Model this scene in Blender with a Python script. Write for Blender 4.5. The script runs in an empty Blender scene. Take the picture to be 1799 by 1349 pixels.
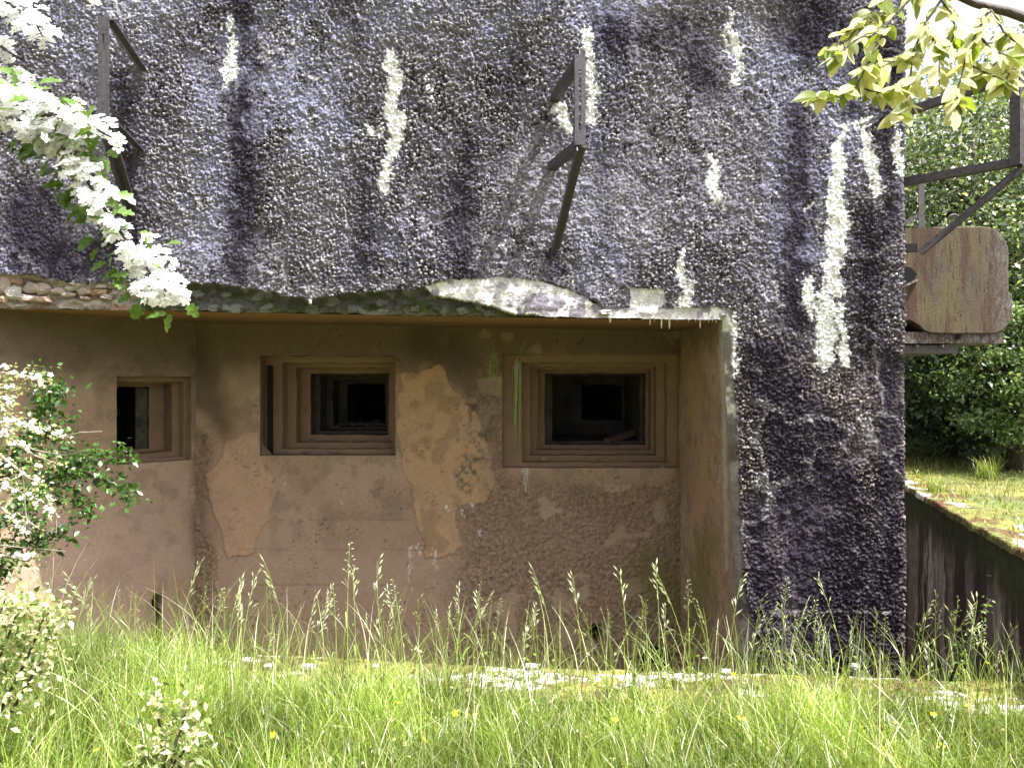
import bpy, math, random
import numpy as np
from mathutils import Vector, Matrix, noise as mnoise
random.seed(7); rng = np.random.default_rng(11)

# ------------------------------------------------------------ camera, light
scene = bpy.context.scene
COL = bpy.data.collections.new('bunker_site'); scene.collection.children.link(COL)
F = 1360.0; CX = 899.5; CY = 674.5; EYE = 1.6
cam_d = bpy.data.cameras.new('camera'); cam = bpy.data.objects.new('camera', cam_d); COL.objects.link(cam)
cam.location = (0, 0, EYE); cam.rotation_euler = (math.radians(90), 0, 0)
cam_d.sensor_width = 36; cam_d.lens = 36*F/1799; cam_d.clip_end = 500; cam_d.clip_start = 0.05
scene.camera = cam

SUN = Vector((.42, -.19, .885)).normalized()
world = bpy.data.worlds.new('World'); scene.world = world; world.use_nodes = True
wn = world.node_tree; bg = wn.nodes['Background']
sky = wn.nodes.new('ShaderNodeTexSky'); sky.sky_type = 'NISHITA'; sky.sun_disc = False
sky.sun_elevation = math.asin(SUN.z); sky.sun_rotation = math.atan2(SUN.x, SUN.y)
sky.air_density = 1.0; sky.dust_density = 7.0; sky.ozone_density = 1.0
hs = wn.nodes.new('ShaderNodeHueSaturation'); hs.inputs['Saturation'].default_value = .28; hs.inputs['Value'].default_value = 1.08
wn.links.new(sky.outputs[0], hs.inputs['Color']); wn.links.new(hs.outputs[0], bg.inputs[0]); bg.inputs[1].default_value = 0.105
sl = bpy.data.lights.new('sun', 'SUN'); sl.energy = 5.0; sl.angle = math.radians(.55); sl.color = (1, .975, .94)
so = bpy.data.objects.new('sun', sl); COL.objects.link(so); so.rotation_euler = SUN.to_track_quat('Z', 'Y').to_euler(); so.location = SUN*20
scene.view_settings.view_transform = 'Standard'; scene.view_settings.look = 'None'
scene.view_settings.exposure = 1.66; scene.view_settings.gamma = 1
scene.view_settings.use_curve_mapping = False

# ------------------------------------------------------------ helpers
def at(px, py, Y): return Vector(((px-CX)*Y/F, Y, EYE-(py-CY)*Y/F))
def tag(o, label=None, cat=None, group=None, kind=None):
    for k, v in (('label', label), ('category', cat), ('group', group), ('kind', kind)):
        if v: o[k] = v
    return o
def empty(name, loc, **kw):
    o = bpy.data.objects.new(name, None); COL.objects.link(o); o.location = loc; o.empty_display_size = .1
    return tag(o, **kw)
def link(name, me, parent=None, loc=None):
    o = bpy.data.objects.new(name, me); COL.objects.link(o)
    if parent is not None:
        o.parent = parent
        if loc is None: o.location = -parent.location      # mesh given in world coordinates
        else: o.location = Vector(loc)-parent.location
    elif loc is not None: o.location = loc
    return o

def h2(ix, iy, seed):
    n = (ix.astype(np.int64)*374761393 + iy.astype(np.int64)*668265263 + int(seed)*974634777) & 0xffffffff
    n = ((n ^ (n >> 13))*1274126177) & 0xffffffff
    n = ((n ^ (n >> 15))*2246822519) & 0xffffffff
    return ((n ^ (n >> 16)) & 0xffffff)/float(0xffffff)
def vn(x, y, s=0):
    ix = np.floor(x); iy = np.floor(y); fx = x-ix; fy = y-iy
    fx = fx*fx*(3-2*fx); fy = fy*fy*(3-2*fy)
    a = h2(ix, iy, s); b = h2(ix+1, iy, s); c = h2(ix, iy+1, s); d = h2(ix+1, iy+1, s)
    return (a*(1-fx)+b*fx)*(1-fy)+(c*(1-fx)+d*fx)*fy
def fbm(x, y, s=0, o=4):
    r = 0; a = .5; t = 0
    for k in range(o):
        r = r+a*vn(x+k*17.3, y-k*9.1, s+k); t += a; a *= .5; x = x*2.03; y = y*2.03
    return r/t
def worley(x, y, s=0):
    ix = np.floor(x); iy = np.floor(y)
    f1 = np.full(x.shape, 9.); f2 = np.full(x.shape, 9.); cid = np.zeros(x.shape)
    for dx in (-1, 0, 1):
        for dy in (-1, 0, 1):
            cx = ix+dx; cy = iy+dy
            d = np.hypot(cx+h2(cx, cy, s)-x, cy+h2(cx, cy, s+5)-y)
            r = h2(cx, cy, s+9)
            m = d < f1
            f2 = np.where(m, f1, np.minimum(f2, d)); cid = np.where(m, r, cid); f1 = np.where(m, d, f1)
    return f1, f2, cid
def ss(a, b, x):
    t = np.clip((x-a)/(b-a), 0, 1); return t*t*(3-2*t)
def stroke(PX, PY, pts, soft=5):
    """mask of a brushed line through (px, py, radius)"""
    m = np.zeros(PX.shape)
    if len(pts) == 1: pts = pts*2
    for (x0, y0, r0), (x1, y1, r1) in zip(pts[:-1], pts[1:]):
        dx, dy = x1-x0, y1-y0; L = dx*dx+dy*dy+1e-6
        t = np.clip(((PX-x0)*dx+(PY-y0)*dy)/L, 0, 1)
        d = np.hypot(PX-x0-t*dx, PY-y0-t*dy)-(r0+(r1-r0)*t)
        m = np.maximum(m, 1-ss(-soft, soft, d))
    return m
def inpoly(PX, PY, poly):
    c = np.zeros(PX.shape, bool); n = len(poly)
    for i in range(n):
        x0, y0 = poly[i]; x1, y1 = poly[(i+1) % n]
        if y0 == y1: continue
        k = ((y0 > PY) != (y1 > PY)) & (PX < (x1-x0)*(PY-y0)/(y1-y0)+x0)
        c ^= k
    return c
def mixc(c, col, m): return c*(1-m[..., None])+np.array(col)*m[..., None]

def build(name, V, Fq, mat, C=None, parent=None, smooth=True, loc=None):
    """V (n,3), Fq (m,3|4) or list of arrays -> mesh object with an optional colour attribute"""
    me = bpy.data.meshes.new(name)
    V = np.asarray(V, np.float32); Fq = np.asarray(Fq, np.int32)
    k = Fq.shape[1]
    me.vertices.add(len(V)); me.vertices.foreach_set('co', V.ravel())
    me.loops.add(Fq.size); me.loops.foreach_set('vertex_index', Fq.ravel())
    me.polygons.add(len(Fq)); me.polygons.foreach_set('loop_start', np.arange(0, Fq.size, k, dtype=np.int32))
    me.polygons.foreach_set('loop_total', np.full(len(Fq), k, np.int32))
    if smooth: me.polygons.foreach_set('use_smooth', np.ones(len(Fq), bool))
    me.update(calc_edges=True)
    if C is not None:
        a = me.color_attributes.new('Col', 'FLOAT_COLOR', 'POINT')
        cc = np.ones((len(V), 4), np.float32); cc[:, :3] = np.clip(C, 0, 1); a.data.foreach_set('color', cc.ravel())
    me.materials.append(mat)
    return link(name, me, parent, loc)
def grid(name, P, mat, C=None, keep=None, parent=None, smooth=True, flip=False):
    nu, nv = P.shape[:2]; idx = np.arange(nu*nv).reshape(nu, nv)
    q = np.stack([idx[:-1, :-1], idx[1:, :-1], idx[1:, 1:], idx[:-1, 1:]], -1)
    if flip: q = q[..., ::-1]
    q = q[keep] if keep is not None else q.reshape(-1, 4)
    used = np.unique(q); rm = np.zeros(nu*nv, np.int64); rm[used] = np.arange(len(used))
    return build(name, P.reshape(-1, 3)[used], rm[q], mat, None if C is None else C.reshape(-1, 3)[used], parent, smooth)

class MB:
    def __init__(s): s.v = []; s.f = []
    def add(s, vs, fs):
        b = len(s.v); s.v += [tuple(v) for v in vs]; s.f += [tuple(b+i for i in f) for f in fs]
    def hexa(s, p):  # 8 points: bottom ring 0-3, top ring 4-7
        s.add(p, [(0, 3, 2, 1), (4, 5, 6, 7), (0, 1, 5, 4), (1, 2, 6, 5), (2, 3, 7, 6), (3, 0, 4, 7)])
    def box(s, a, b):
        (x0, y0, z0), (x1, y1, z1) = a, b
        s.hexa([(x0, y0, z0), (x1, y0, z0), (x1, y1, z0), (x0, y1, z0), (x0, y0, z1), (x1, y0, z1), (x1, y1, z1), (x0, y1, z1)])
    def bar(s, a, b, side, wa, wb, off=(0, 0)):
        """rectangular bar a->b, 'side' hints the wide direction, wa wide, wb thick"""
        a = Vector(a); b = Vector(b); d = (b-a).normalized(); u = Vector(side); u = (u-d*u.dot(d)).normalized(); w = d.cross(u)
        o = u*off[0]+w*off[1]; r = []
        for p in (a, b):
            for i, j in ((-1, -1), (1, -1), (1, 1), (-1, 1)): r.append(p+o+u*(i*wa/2)+w*(j*wb/2))
        s.hexa(r)
    def tube(s, pts, rad, n=6):
        pts = [Vector(p) for p in pts]; b = len(s.v); up = Vector((.13, .31, .94)).normalized()
        for i, p in enumerate(pts):
            d = (pts[min(i+1, len(pts)-1)]-pts[max(i-1, 0)]).normalized()
            u = d.cross(up); u = u.normalized() if u.length > 1e-4 else Vector((1, 0, 0)); w = d.cross(u)
            r = rad[i] if hasattr(rad, '__len__') else rad
            for k in range(n):
                t = 2*math.pi*k/n; s.v.append(tuple(p+u*(r*math.cos(t))+w*(r*math.sin(t))))
        for i in range(len(pts)-1):
            for k in range(n):
                s.f.append((b+i*n+k, b+i*n+(k+1) % n, b+(i+1)*n+(k+1) % n, b+(i+1)*n+k))
        s.f.append(tuple(b+k for k in range(n))[::-1]); e = b+(len(pts)-1)*n; s.f.append(tuple(e+k for k in range(n)))
    def mesh(s, name, mat, smooth=False):
        me = bpy.data.meshes.new(name); me.from_pydata(s.v, [], s.f); me.materials.append(mat)
        if smooth: me.polygons.foreach_set('use_smooth', [True]*len(me.polygons))
        me.update(); return me
    def obj(s, name, mat, parent=None, smooth=False): return link(name, s.mesh(name, mat, smooth), parent)

def mat(name, col=None, rough=.85, attr=False, nscale=20, namt=.3, bump=.3, bscale=60, bdist=.01, trans=0, col2=None, metal=0, spec=.3, coords='Object', tint=(1.15, 1.1, .55)):
    m = bpy.data.materials.new(name); m.use_nodes = True; n = m.node_tree.nodes; L = m.node_tree.links
    p = n['Principled BSDF']; p.inputs['Roughness'].default_value = rough; p.inputs['Metallic'].default_value = metal
    p.inputs['Specular IOR Level'].default_value = spec
    tc = n.new('ShaderNodeTexCoord')
    nz = n.new('ShaderNodeTexNoise'); nz.inputs['Scale'].default_value = nscale; nz.inputs['Detail'].default_value = 6; nz.inputs['Roughness'].default_value = .65
    L.new(tc.outputs[coords], nz.inputs['Vector'])
    if attr:
        a = n.new('ShaderNodeAttribute'); a.attribute_name = 'Col'; base = a.outputs['Color']
    else:
        mx = n.new('ShaderNodeMix'); mx.data_type = 'RGBA'
        mx.inputs[6].default_value = (*col, 1); mx.inputs[7].default_value = (*(col2 or [c*.55 for c in col]), 1)
        r = n.new('ShaderNodeMapRange'); r.inputs[1].default_value = .38; r.inputs[2].default_value = .62
        L.new(nz.outputs[0], r.inputs[0]); L.new(r.outputs[0], mx.inputs[0]); base = mx.outputs[2]
    mr = n.new('ShaderNodeMapRange'); mr.inputs[1].default_value = .3; mr.inputs[2].default_value = .7
    mr.inputs[3].default_value = 1-namt; mr.inputs[4].default_value = 1+namt; L.new(nz.outputs[0], mr.inputs[0])
    mul = n.new('ShaderNodeVectorMath'); mul.operation = 'SCALE'; L.new(base, mul.inputs[0]); L.new(mr.outputs[0], mul.inputs['Scale'])
    L.new(mul.outputs[0], p.inputs['Base Color'])
    if bump:
        b2 = n.new('ShaderNodeTexNoise'); b2.inputs['Scale'].default_value = bscale; b2.inputs['Detail'].default_value = 5
        L.new(tc.outputs[coords], b2.inputs['Vector'])
        b = n.new('ShaderNodeBump'); b.inputs['Strength'].default_value = bump; b.inputs['Distance'].default_value = bdist
        L.new(b2.outputs[0], b.inputs['Height']); L.new(b.outputs[0], p.inputs['Normal'])
    if trans:
        tr = n.new('ShaderNodeBsdfTranslucent'); sc = n.new('ShaderNodeVectorMath'); sc.operation = 'MULTIPLY'
        sc.inputs[1].default_value = tint; L.new(mul.outputs[0], sc.inputs[0]); L.new(sc.outputs[0], tr.inputs['Color'])
        ms = n.new('ShaderNodeMixShader'); ms.inputs[0].default_value = trans
        L.new(p.outputs[0], ms.inputs[1]); L.new(tr.outputs[0], ms.inputs[2]); L.new(ms.outputs[0], n['Material Output'].inputs['Surface'])
    return m

M = dict(
    render=mat('rough_render', attr=True, nscale=70, namt=.35, bump=.7, bscale=130, bdist=.008, rough=1, spec=.04),
    plaster=mat('recess_plaster', attr=True, nscale=45, namt=.13, bump=.35, bscale=130, bdist=.004),
    conc=mat('old_concrete', (.31, .205, .135), col2=(.19, .125, .08), nscale=7, namt=.3, bump=.7, bscale=70, bdist=.008),
    inner=mat('shaded_concrete', (.10, .085, .075), col2=(.035, .032, .032), nscale=6, bump=.5, bscale=50),  # darkness inside the embrasures painted into the concrete colour
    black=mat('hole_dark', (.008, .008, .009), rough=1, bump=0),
    soffit=mat('soffit_concrete', (.26, .16, .09), col2=(.12, .075, .05), nscale=3, bump=.3, bscale=60),
    roof=mat('roof_concrete', (.12, .12, .12), nscale=3),
    iron=mat('weathered_iron', (.095, .09, .105), col2=(.035, .026, .026), nscale=45, rough=.6, metal=.25, bump=.4, bscale=150, bdist=.003, spec=.5),
    lime=mat('lime_crust', (.85, .84, .82), col2=(.7, .68, .66), nscale=40, bump=.6, bscale=90),
    ground=mat('mossy_ground', (.09, .10, .03), col2=(.05, .045, .02), nscale=6, bump=.8, bscale=40, bdist=.03),
    moss=mat('moss_mat', attr=True, nscale=25, namt=.45, bump=1, bscale=70, bdist=.02),
    slab=mat('slab_concrete', attr=True, nscale=60, namt=.25, bump=.6, bscale=70, bdist=.01),
    ditch=mat('ditch_concrete', attr=True, nscale=12, namt=.35, bump=.6, bscale=40, bdist=.01),
    grass=mat('grass_blade', attr=True, nscale=4, namt=.15, bump=0, trans=.45, rough=.3, spec=.5),
    seed=mat('grass_seed', (.62, .61, .46), col2=(.34, .40, .16), nscale=9, bump=0, trans=.4, rough=.6),
    stalk=mat('grass_stalk', (.34, .42, .14), col2=(.22, .32, .08), nscale=5, bump=0, trans=.3, rough=.5),
    stone=mat('pale_stone', (.42, .40, .38), col2=(.3, .28, .26), nscale=30, bump=.6, bscale=60),  # the stones' own pale grey
    pink=mat('pinkish_stone', (.42, .33, .29), col2=(.24, .20, .19), nscale=25, bump=.8, bscale=50),
    orange=mat('brick_red_stone', (.33, .19, .12), col2=(.3, .23, .19), nscale=20, bump=.8, bscale=50),
    wood=mat('weathered_wood', (.17, .12, .09), nscale=15, bump=.5),
    bark=mat('bark', (.075, .06, .05), nscale=30, bump=.8, bscale=50),
    twig=mat('grey_twig', (.30, .26, .22), col2=(.18, .15, .12), nscale=30, bump=.3),
    petal=mat('white_petal', (.88, .88, .88), col2=(.84, .84, .83), nscale=10, namt=.03, bump=0, trans=.45, rough=.6, tint=(1, 1, 1)),
    stamen=mat('stamen', (.45, .38, .12), nscale=10, bump=0),
    hawleaf=mat('hawthorn_leaf', (.07, .14, .025), col2=(.11, .19, .03), nscale=4, bump=0, trans=.35, rough=.4, spec=.5),
    paleleaf=mat('pale_leaf', (.40, .44, .20), col2=(.26, .33, .10), nscale=8, bump=0, trans=.4, rough=.45),
    darkleaf=mat('dark_leaf', attr=True, nscale=3, namt=.3, bump=0, trans=.38, rough=.33, spec=.7),
    yellow=mat('yellow_petal', (.75, .62, .03), nscale=5, bump=0, trans=.3),
    violet=mat('violet_petal', (.35, .10, .33), nscale=5, bump=0, trans=.3),
    wire=mat('pale_wire', (.6, .6, .6), nscale=5, bump=0, rough=.4),
)
# hornbeam leaf: veined
def veined(nm='young_leaf', a=(.82, .82, .56), b_=(.68, .71, .36)):
    m = mat(nm, a, col2=b_, nscale=6, namt=.12, bump=0, trans=.5, rough=.4, spec=.4)
    n = m.node_tree.nodes; L = m.node_tree.links
    uv = n.new('ShaderNodeAttribute'); uv.attribute_name = 'vein'
    w = n.new('ShaderNodeTexWave'); w.inputs['Scale'].default_value = 2.6; w.bands_direction = 'X'
    L.new(uv.outputs['Vector'], w.inputs['Vector'])
    b = n.new('ShaderNodeBump'); b.inputs['Strength'].default_value = .7; b.inputs['Distance'].default_value = .002
    L.new(w.outputs['Fac'], b.inputs['Height']); L.new(b.outputs[0], n['Principled BSDF'].inputs['Normal'])
    for x in n:
        if x.type == 'BSDF_TRANSLUCENT': L.new(b.outputs[0], x.inputs['Normal'])
    return m
M['youngleaf'] = veined()
M['greenleaf'] = veined('fresh_leaf', (.30, .38, .06), (.20, .29, .04))
# rusty casting: vertical drip streaks
def rusty():
    m = mat('rusted_casting', attr=False, col=(.10, .078, .055), col2=(.045, .035, .028), rough=.75, nscale=5, namt=.35, bump=.5, bscale=70, bdist=.005)
    n = m.node_tree.nodes; L = m.node_tree.links; p = n['Principled BSDF']; base = p.inputs['Base Color'].links[0].from_socket
    tc = n.new('ShaderNodeTexCoord')
    def nz(scale, vec, det=7, ro=.6):
        mp = n.new('ShaderNodeMapping'); mp.inputs['Scale'].default_value = vec; L.new(tc.outputs['Object'], mp.inputs[0])
        x = n.new('ShaderNodeTexNoise'); x.inputs['Scale'].default_value = scale; x.inputs['Detail'].default_value = det; x.inputs['Roughness'].default_value = ro; x.inputs['Distortion'].default_value = .6
        L.new(mp.outputs[0], x.inputs[0]); return x.outputs[0]
    def ramp(src, a, b):
        r = n.new('ShaderNodeMapRange'); r.inputs[1].default_value = a; r.inputs[2].default_value = b; L.new(src, r.inputs[0]); return r.outputs[0]
    def mul(a, b):
        x = n.new('ShaderNodeMath'); x.operation = 'MULTIPLY'; L.new(a, x.inputs[0]); L.new(b, x.inputs[1]); return x.outputs[0]
    def mix(f, a, col):
        mx = n.new('ShaderNodeMix'); mx.data_type = 'RGBA'; L.new(f, mx.inputs[0]); L.new(a, mx.inputs[6]); mx.inputs[7].default_value = (*col, 1); return mx.outputs[2]
    sx = n.new('ShaderNodeSeparateXYZ'); L.new(tc.outputs['Object'], sx.inputs[0])
    c = mix(ramp(nz(1, (5, 3, 1.2)), .45, .62), base, (.085, .068, .032))
    c = mix(ramp(nz(1, (9, 5, 1.6), 5, .6), .50, .58), c, (.055, .030, .018))
    c = mix(ramp(nz(1, (60, 20, 7), 8, .75), .53, .60), c, (.032, .013, .009))
    c = mix(mul(ramp(sx.outputs[0], .86, 1.15), ramp(nz(34, (1, 1, .5), 9, .8), .47, .60)), c, (.17, .17, .20))
    c = mix(ramp(nz(40, (1, 1, 1), 6, .7), .66, .72), c, (.3, .3, .3))
    L.new(c, p.inputs['Base Color']); return m
M['rust'] = rusty()

# ------------------------------------------------------------ ground, ditch, terrace
YF = 5.0; YB = 6.2; XE = 2.539
def edge_y(x): return np.interp(x, [-9, -3, -1.3, 0, 1.5, 2.1, 3.2], [5.2, 4.62, 4.45, 4.26, 4.15, 4.10, 4.02])  # near lip of the ditch
def wall_x(y): return np.interp(y, [-30, 3.2, 4.6, 7.7, 9.5, 60], [2.62, 2.65, 3.04, 3.90, 4.40, 4.6])      # retaining wall line

def lay(name, x0f, x1f, ys, nx, zf, colf, m, **kw):
    Y = np.repeat(ys[:, None], nx, 1); t = np.linspace(0, 1, nx)[None, :]
    X = x0f(ys)[:, None]*(1-t)+x1f(ys)[:, None]*t
    Z = zf(X, Y); return grid(name, np.stack([X, Y, Z], -1), m, colf(X, Y), flip=True, **kw)

def mosscol(X, Y):
    c = np.ones(X.shape+(3,))*np.array([.13, .135, .035])
    c = mixc(c, (.19, .18, .045), ss(.45, .7, fbm(X*5, Y*5, 3)))
    c = mixc(c, (.07, .045, .025), ss(.52, .7, fbm(X*9, Y*9, 6)))
    return c
# foreground ground (lower, level 0) as a fan of rows ending on the ditch lip
xs = np.concatenate([np.linspace(-40, -6, 12), np.linspace(-5.6, 2.6, 330)])
t = np.concatenate([np.linspace(0, .8, 14), np.linspace(.84, 1, 90)])
X = np.repeat(xs[:, None], len(t), 1); E = edge_y(xs)[:, None]
Y = -30*(1-t)[None, :]+(E-.30)*t[None, :]
near = Y > 2
Z = np.where(near, .03*fbm(X*3, Y*3, 1)+.02*fbm(X*12, Y*12, 2)-.03, -.01)
g = grid('ground', np.stack([X, Y, Z], -1), M['moss'], mosscol(X, Y)); tag(g, kind='structure')
# coping slab along the ditch lip
coping = empty('ditch_coping', (0, 4.1, 0), label='long mossy concrete coping with pale bare patches edging the ditch before the bunker', cat='coping')
xs = np.linspace(-6.5, 3.0, 900); v = np.linspace(0, 1, 60)
X = np.repeat(xs[:, None], 60, 1); Y = edge_y(xs)[:, None]-.34*(1-v)[None, :]+0*X
Y = Y+(.02*(vn(X*6, X*0, 4)-.5))*(v[None, :])
Z = .035+.018*fbm(X*14, Y*14, 8)+0*X; Z = Z-.05*(v[None, :] > .975)-.04*(v[None, :] < .02)
PX = X/Y*F+CX
c = mosscol(X, Y)
bare = ss(.56, .62, fbm(X*3.2, Y*9, 21)+.15*np.clip(stroke(PX, PX*0, [(900, 0, 90)], 30)+stroke(PX, PX*0, [(1140, 0, 85)], 30)+.4*stroke(PX, PX*0, [(520, 0, 40)], 30), 0, 1)-.03)
c = mixc(c, (.09, .06, .03), .6*ss(.5, .62, fbm(X*16, Y*16, 202))); c = mixc(c, (.44, .43, .41), bare*ss(.36, .50, fbm(X*26, Y*26, 2)))
grid('coping_top', np.stack([X, Y, Z], -1), M['slab'], c, parent=coping)
# coping joints are gaps: dark sealed edge face into the ditch
def vwall(name, pts, z0, z1, m, colf, parent=None, amp=.02, n=240, nz=90, seed=1, freq=5):
    """vertical strip through xy points"""
    pts = np.array(pts, float); seg = np.r_[0, np.cumsum(np.hypot(*np.diff(pts, axis=0).T))]
    s = np.linspace(0, seg[-1], n); x = np.interp(s, seg, pts[:, 0]); y = np.interp(s, seg, pts[:, 1])
    dx = np.gradient(x, s); dy = np.gradient(y, s); zz = np.linspace(z0, z1, nz)
    S, Zg = np.meshgrid(s, zz, indexing='ij'); d = amp*(fbm(S*freq, Zg*freq, seed)-.5)*2
    X = x[:, None]+dy[:, None]*d; Y = y[:, None]-dx[:, None]*d
    return grid(name, np.stack([X, Y, Zg], -1), m, colf(S, Zg), parent=parent)
def ditchcol(S, Z):
    c = np.ones(S.shape+(3,))*np.array([.17, .14, .11])
    c = mixc(c, (.05, .032, .028), ss(.42, .6, fbm(S*6, Z*.9, 4)))
    c = mixc(c, (.34, .29, .25), ss(.56, .68, fbm(S*9, Z*1.3, 14)))
    c = mixc(c, (.045, .05, .02), ss(.25, .55, Z+.35*fbm(S*8, Z*3, 5)-.05))
    return c
vwall('coping_face', [(x, edge_y(x)-.004) for x in np.linspace(-6.5, 3.0, 40)], -1.15, .03, M['ditch'], ditchcol, coping, amp=.012)
# ditch floor
mb = MB(); mb.add([(-7, 3.9, -1.1), (4.4, 3.9, -1.1), (4.6, 9.6, -1.1), (-7, 9.6, -1.1)], [(0, 1, 2, 3)])
tag(mb.obj('ditch_floor', M['ground']), kind='structure')
# retaining wall on the right
rw = empty('retaining_wall', (2.9, 4.1, -1.1), label='dark streaked concrete retaining wall right of the bunker with moss growing over its top edge', cat='wall')
vwall('wall_face', [(wall_x(y), y) for y in np.linspace(1.0, 9.5, 60)][::-1], -1.15, .585, M['ditch'], ditchcol, rw, amp=.02, n=520, nz=150)
ys = np.linspace(1.0, 9.5, 420); v = np.linspace(-.03, .30, 26)
Yc = np.repeat(ys[:, None], 26, 1); Xc = wall_x(ys)[:, None]+v[None, :]+.03*(fbm(Yc*7, Yc*0+v[None, :]*5, 3)-.5)
Zc = .60+.03*fbm(Xc*11, Yc*11, 5)-.05*(v[None, :] < -.02)+0*Xc
c = mosscol(Xc, Yc); c = mixc(c, (.6, .58, .55), ss(.61, .67, fbm(Xc*6, Yc*3, 31)+.22*stroke(Xc*100, Yc*100, [(330, 470, 26)], 12)-.06))
c = mixc(c, (.10, .045, .02), ss(.58, .7, fbm(Xc*4, Yc*5, 37)))
grid('moss_cap', np.stack([Xc, Yc, Zc], -1), M['moss'], c, parent=rw, flip=True)
# terrace behind the retaining wall and land to the horizon
ys = np.concatenate([np.linspace(-30, 2, 8), np.linspace(2.3, 14, 160), np.linspace(16, 160, 12)])
def terz(X, Y): return .585+.05*fbm(X*2, Y*2, 9)*(np.abs(Y) < 20)+.25*ss(9, 14, Y)
def tercol(X, Y):
    c = mosscol(X, Y); return mixc(c, (.10, .13, .035), ss(.4, .6, fbm(X*1.5, Y*1.5, 12)))
tg = lay('terrace_ground', lambda y: wall_x(y)+.26, lambda y: 0*y+90, ys, 260, terz, tercol, M['moss']); tag(tg, kind='structure')
mb = MB(); mb.add([(-120, 9.6, .55), (4.7, 9.6, .55), (4.9, 160, .55), (-120, 160, .55)], [(0, 1, 2, 3)])
tag(mb.obj('ground_behind', M['ground']), kind='structure')

# ------------------------------------------------------------ bunker
bunker = empty('bunker', (0, YF, -1.1), label='massive concrete bunker with rough blackened render above a brown recess holding three stepped gun embrasures', cat='bunker')
def lip_z(x): return 2.094-.0175*(x+3.3)
def lip_r(x): return lip_z(x)+(.022*(fbm(x*5, x*0, 4, 5)-.5)+.012*(vn(x*22, x*0, 14)-.5))*(1-.6*ss(.2, .6, x))
XR = 1.362
def edge_x(z): return np.interp(z, [-1.2, -.3, 0, .45, 1.0, 1.7, 2.1], [1.50, 1.50, 1.475, 1.44, 1.42, 1.385, 1.362])
# front face --------------------------------------------------
dg = .0062
xs = np.concatenate([np.arange(-6, -4.4, .04), np.arange(-4.4, -3.55, .014), np.arange(-3.55, XE+.001, dg)])
zs = np.concatenate([np.arange(-1.15, -.25, .05), np.arange(-.25, 4.2, dg), np.arange(4.2, 5.0, .0125)])
X, Z = np.meshgrid(xs, zs, indexing='ij')
XL = -3.62
inrec = (X > XL) & (Z < 2.6)
lip = lip_r(X)
fine = 1.0
# snap a row to the lip and a column to the nib edge
Z = np.where((X > XL) & (X < XR+.02) & (np.abs(Z-lip) < dg*.51), lip, Z)
ex = edge_x(Z)+.012*(fbm(Z*12, Z*0, 3)-.5)
X = np.where((Z < lip-dg*.4) & (np.abs(X-ex) < dg*.51), ex, X)
PX = CX+X/YF*F; PY = CY-(Z-EYE)/YF*F
wx = 26*(fbm(X*9, Z*9, 51, 5)-.5); wy = 40*(fbm(X*9, Z*6, 52, 5)-.5)
QX, QY = PX+wx, PY+wy
# relief: knobbly sprayed render
u = X+.010*(vn(X*45, Z*45, 1)-.5); w_ = Z+.010*(vn(X*45, Z*45, 2)-.5)
f1, f2, cid = worley(u*50, w_*54, 3); g1, g2, gid = worley(u*85, w_*88, 8)
lump = np.clip(1-f1*1.25, 0, 1)**.8*(.15+.85*cid)
rgh = ss(.38, .60, fbm(X*1.7, Z*1.4, 301, 4)); lump = np.maximum(lump, .7*np.clip(1-g1*1.2, 0, 1)*(gid > .45)); H = (.008+.024*rgh)*lump+.008*np.clip(1-g1, 0, 1)*gid+.018*(fbm(X*7, Z*7, 6)-.5)+.006*fbm(X*80, Z*80, 7, 2)
big, _, bid = worley(u*13, w_*13, 23); H += .012*np.clip(1-big*2.2, 0, 1)*(bid > .7)
# albedo
n1 = fbm(X*2.2, Z*.8, 31); n2 = fbm(X*14, Z*9, 32, 5); n3 = fbm(X*55, Z*55, 34, 3)
n4 = vn(X*120, Z*120, 36)
C = np.ones(X.shape+(3,))*np.array([.150, .140, .180])
C = mixc(C, (.225, .23, .34), ss(.42, .66, fbm(X*1.6, Z*1.2, 37, 5)+.17*ss(2.9, 4.0, Z)-.05)*.85)  # bluish tint, strengthened upward to paint a haze veil on the wall
C = mixc(C, (.036, .029, .045), ss(.45, .66, .55*n2+.15*n3+.30*n1-.02+.07*ss(2.2, 1.0, Z))*.85)
C = mixc(C, (.020, .016, .026), .85*ss(.52, .62, .55*n3+.30*n2+.15*n4+.05*ss(2.4, .8, Z)))
C = C*((.60+.50*n4)*(1-.22*ss(2.6, 1.6, Z)))[..., None]; tipm = ss(.30, .75, lump)*ss(.35, .6, n3*.5+n2*.5); C = mixc(C, (.50, .475, .49), .62*tipm)  # worn lump tips whitened, painting sunlit facets into the colour
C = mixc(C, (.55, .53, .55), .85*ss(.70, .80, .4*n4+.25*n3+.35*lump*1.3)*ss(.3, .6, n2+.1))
C = C*(1-ss(2.4, 1.4, Z)[..., None]*np.array([-.10, .0, .14]))
dark = np.zeros(X.shape)
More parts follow.
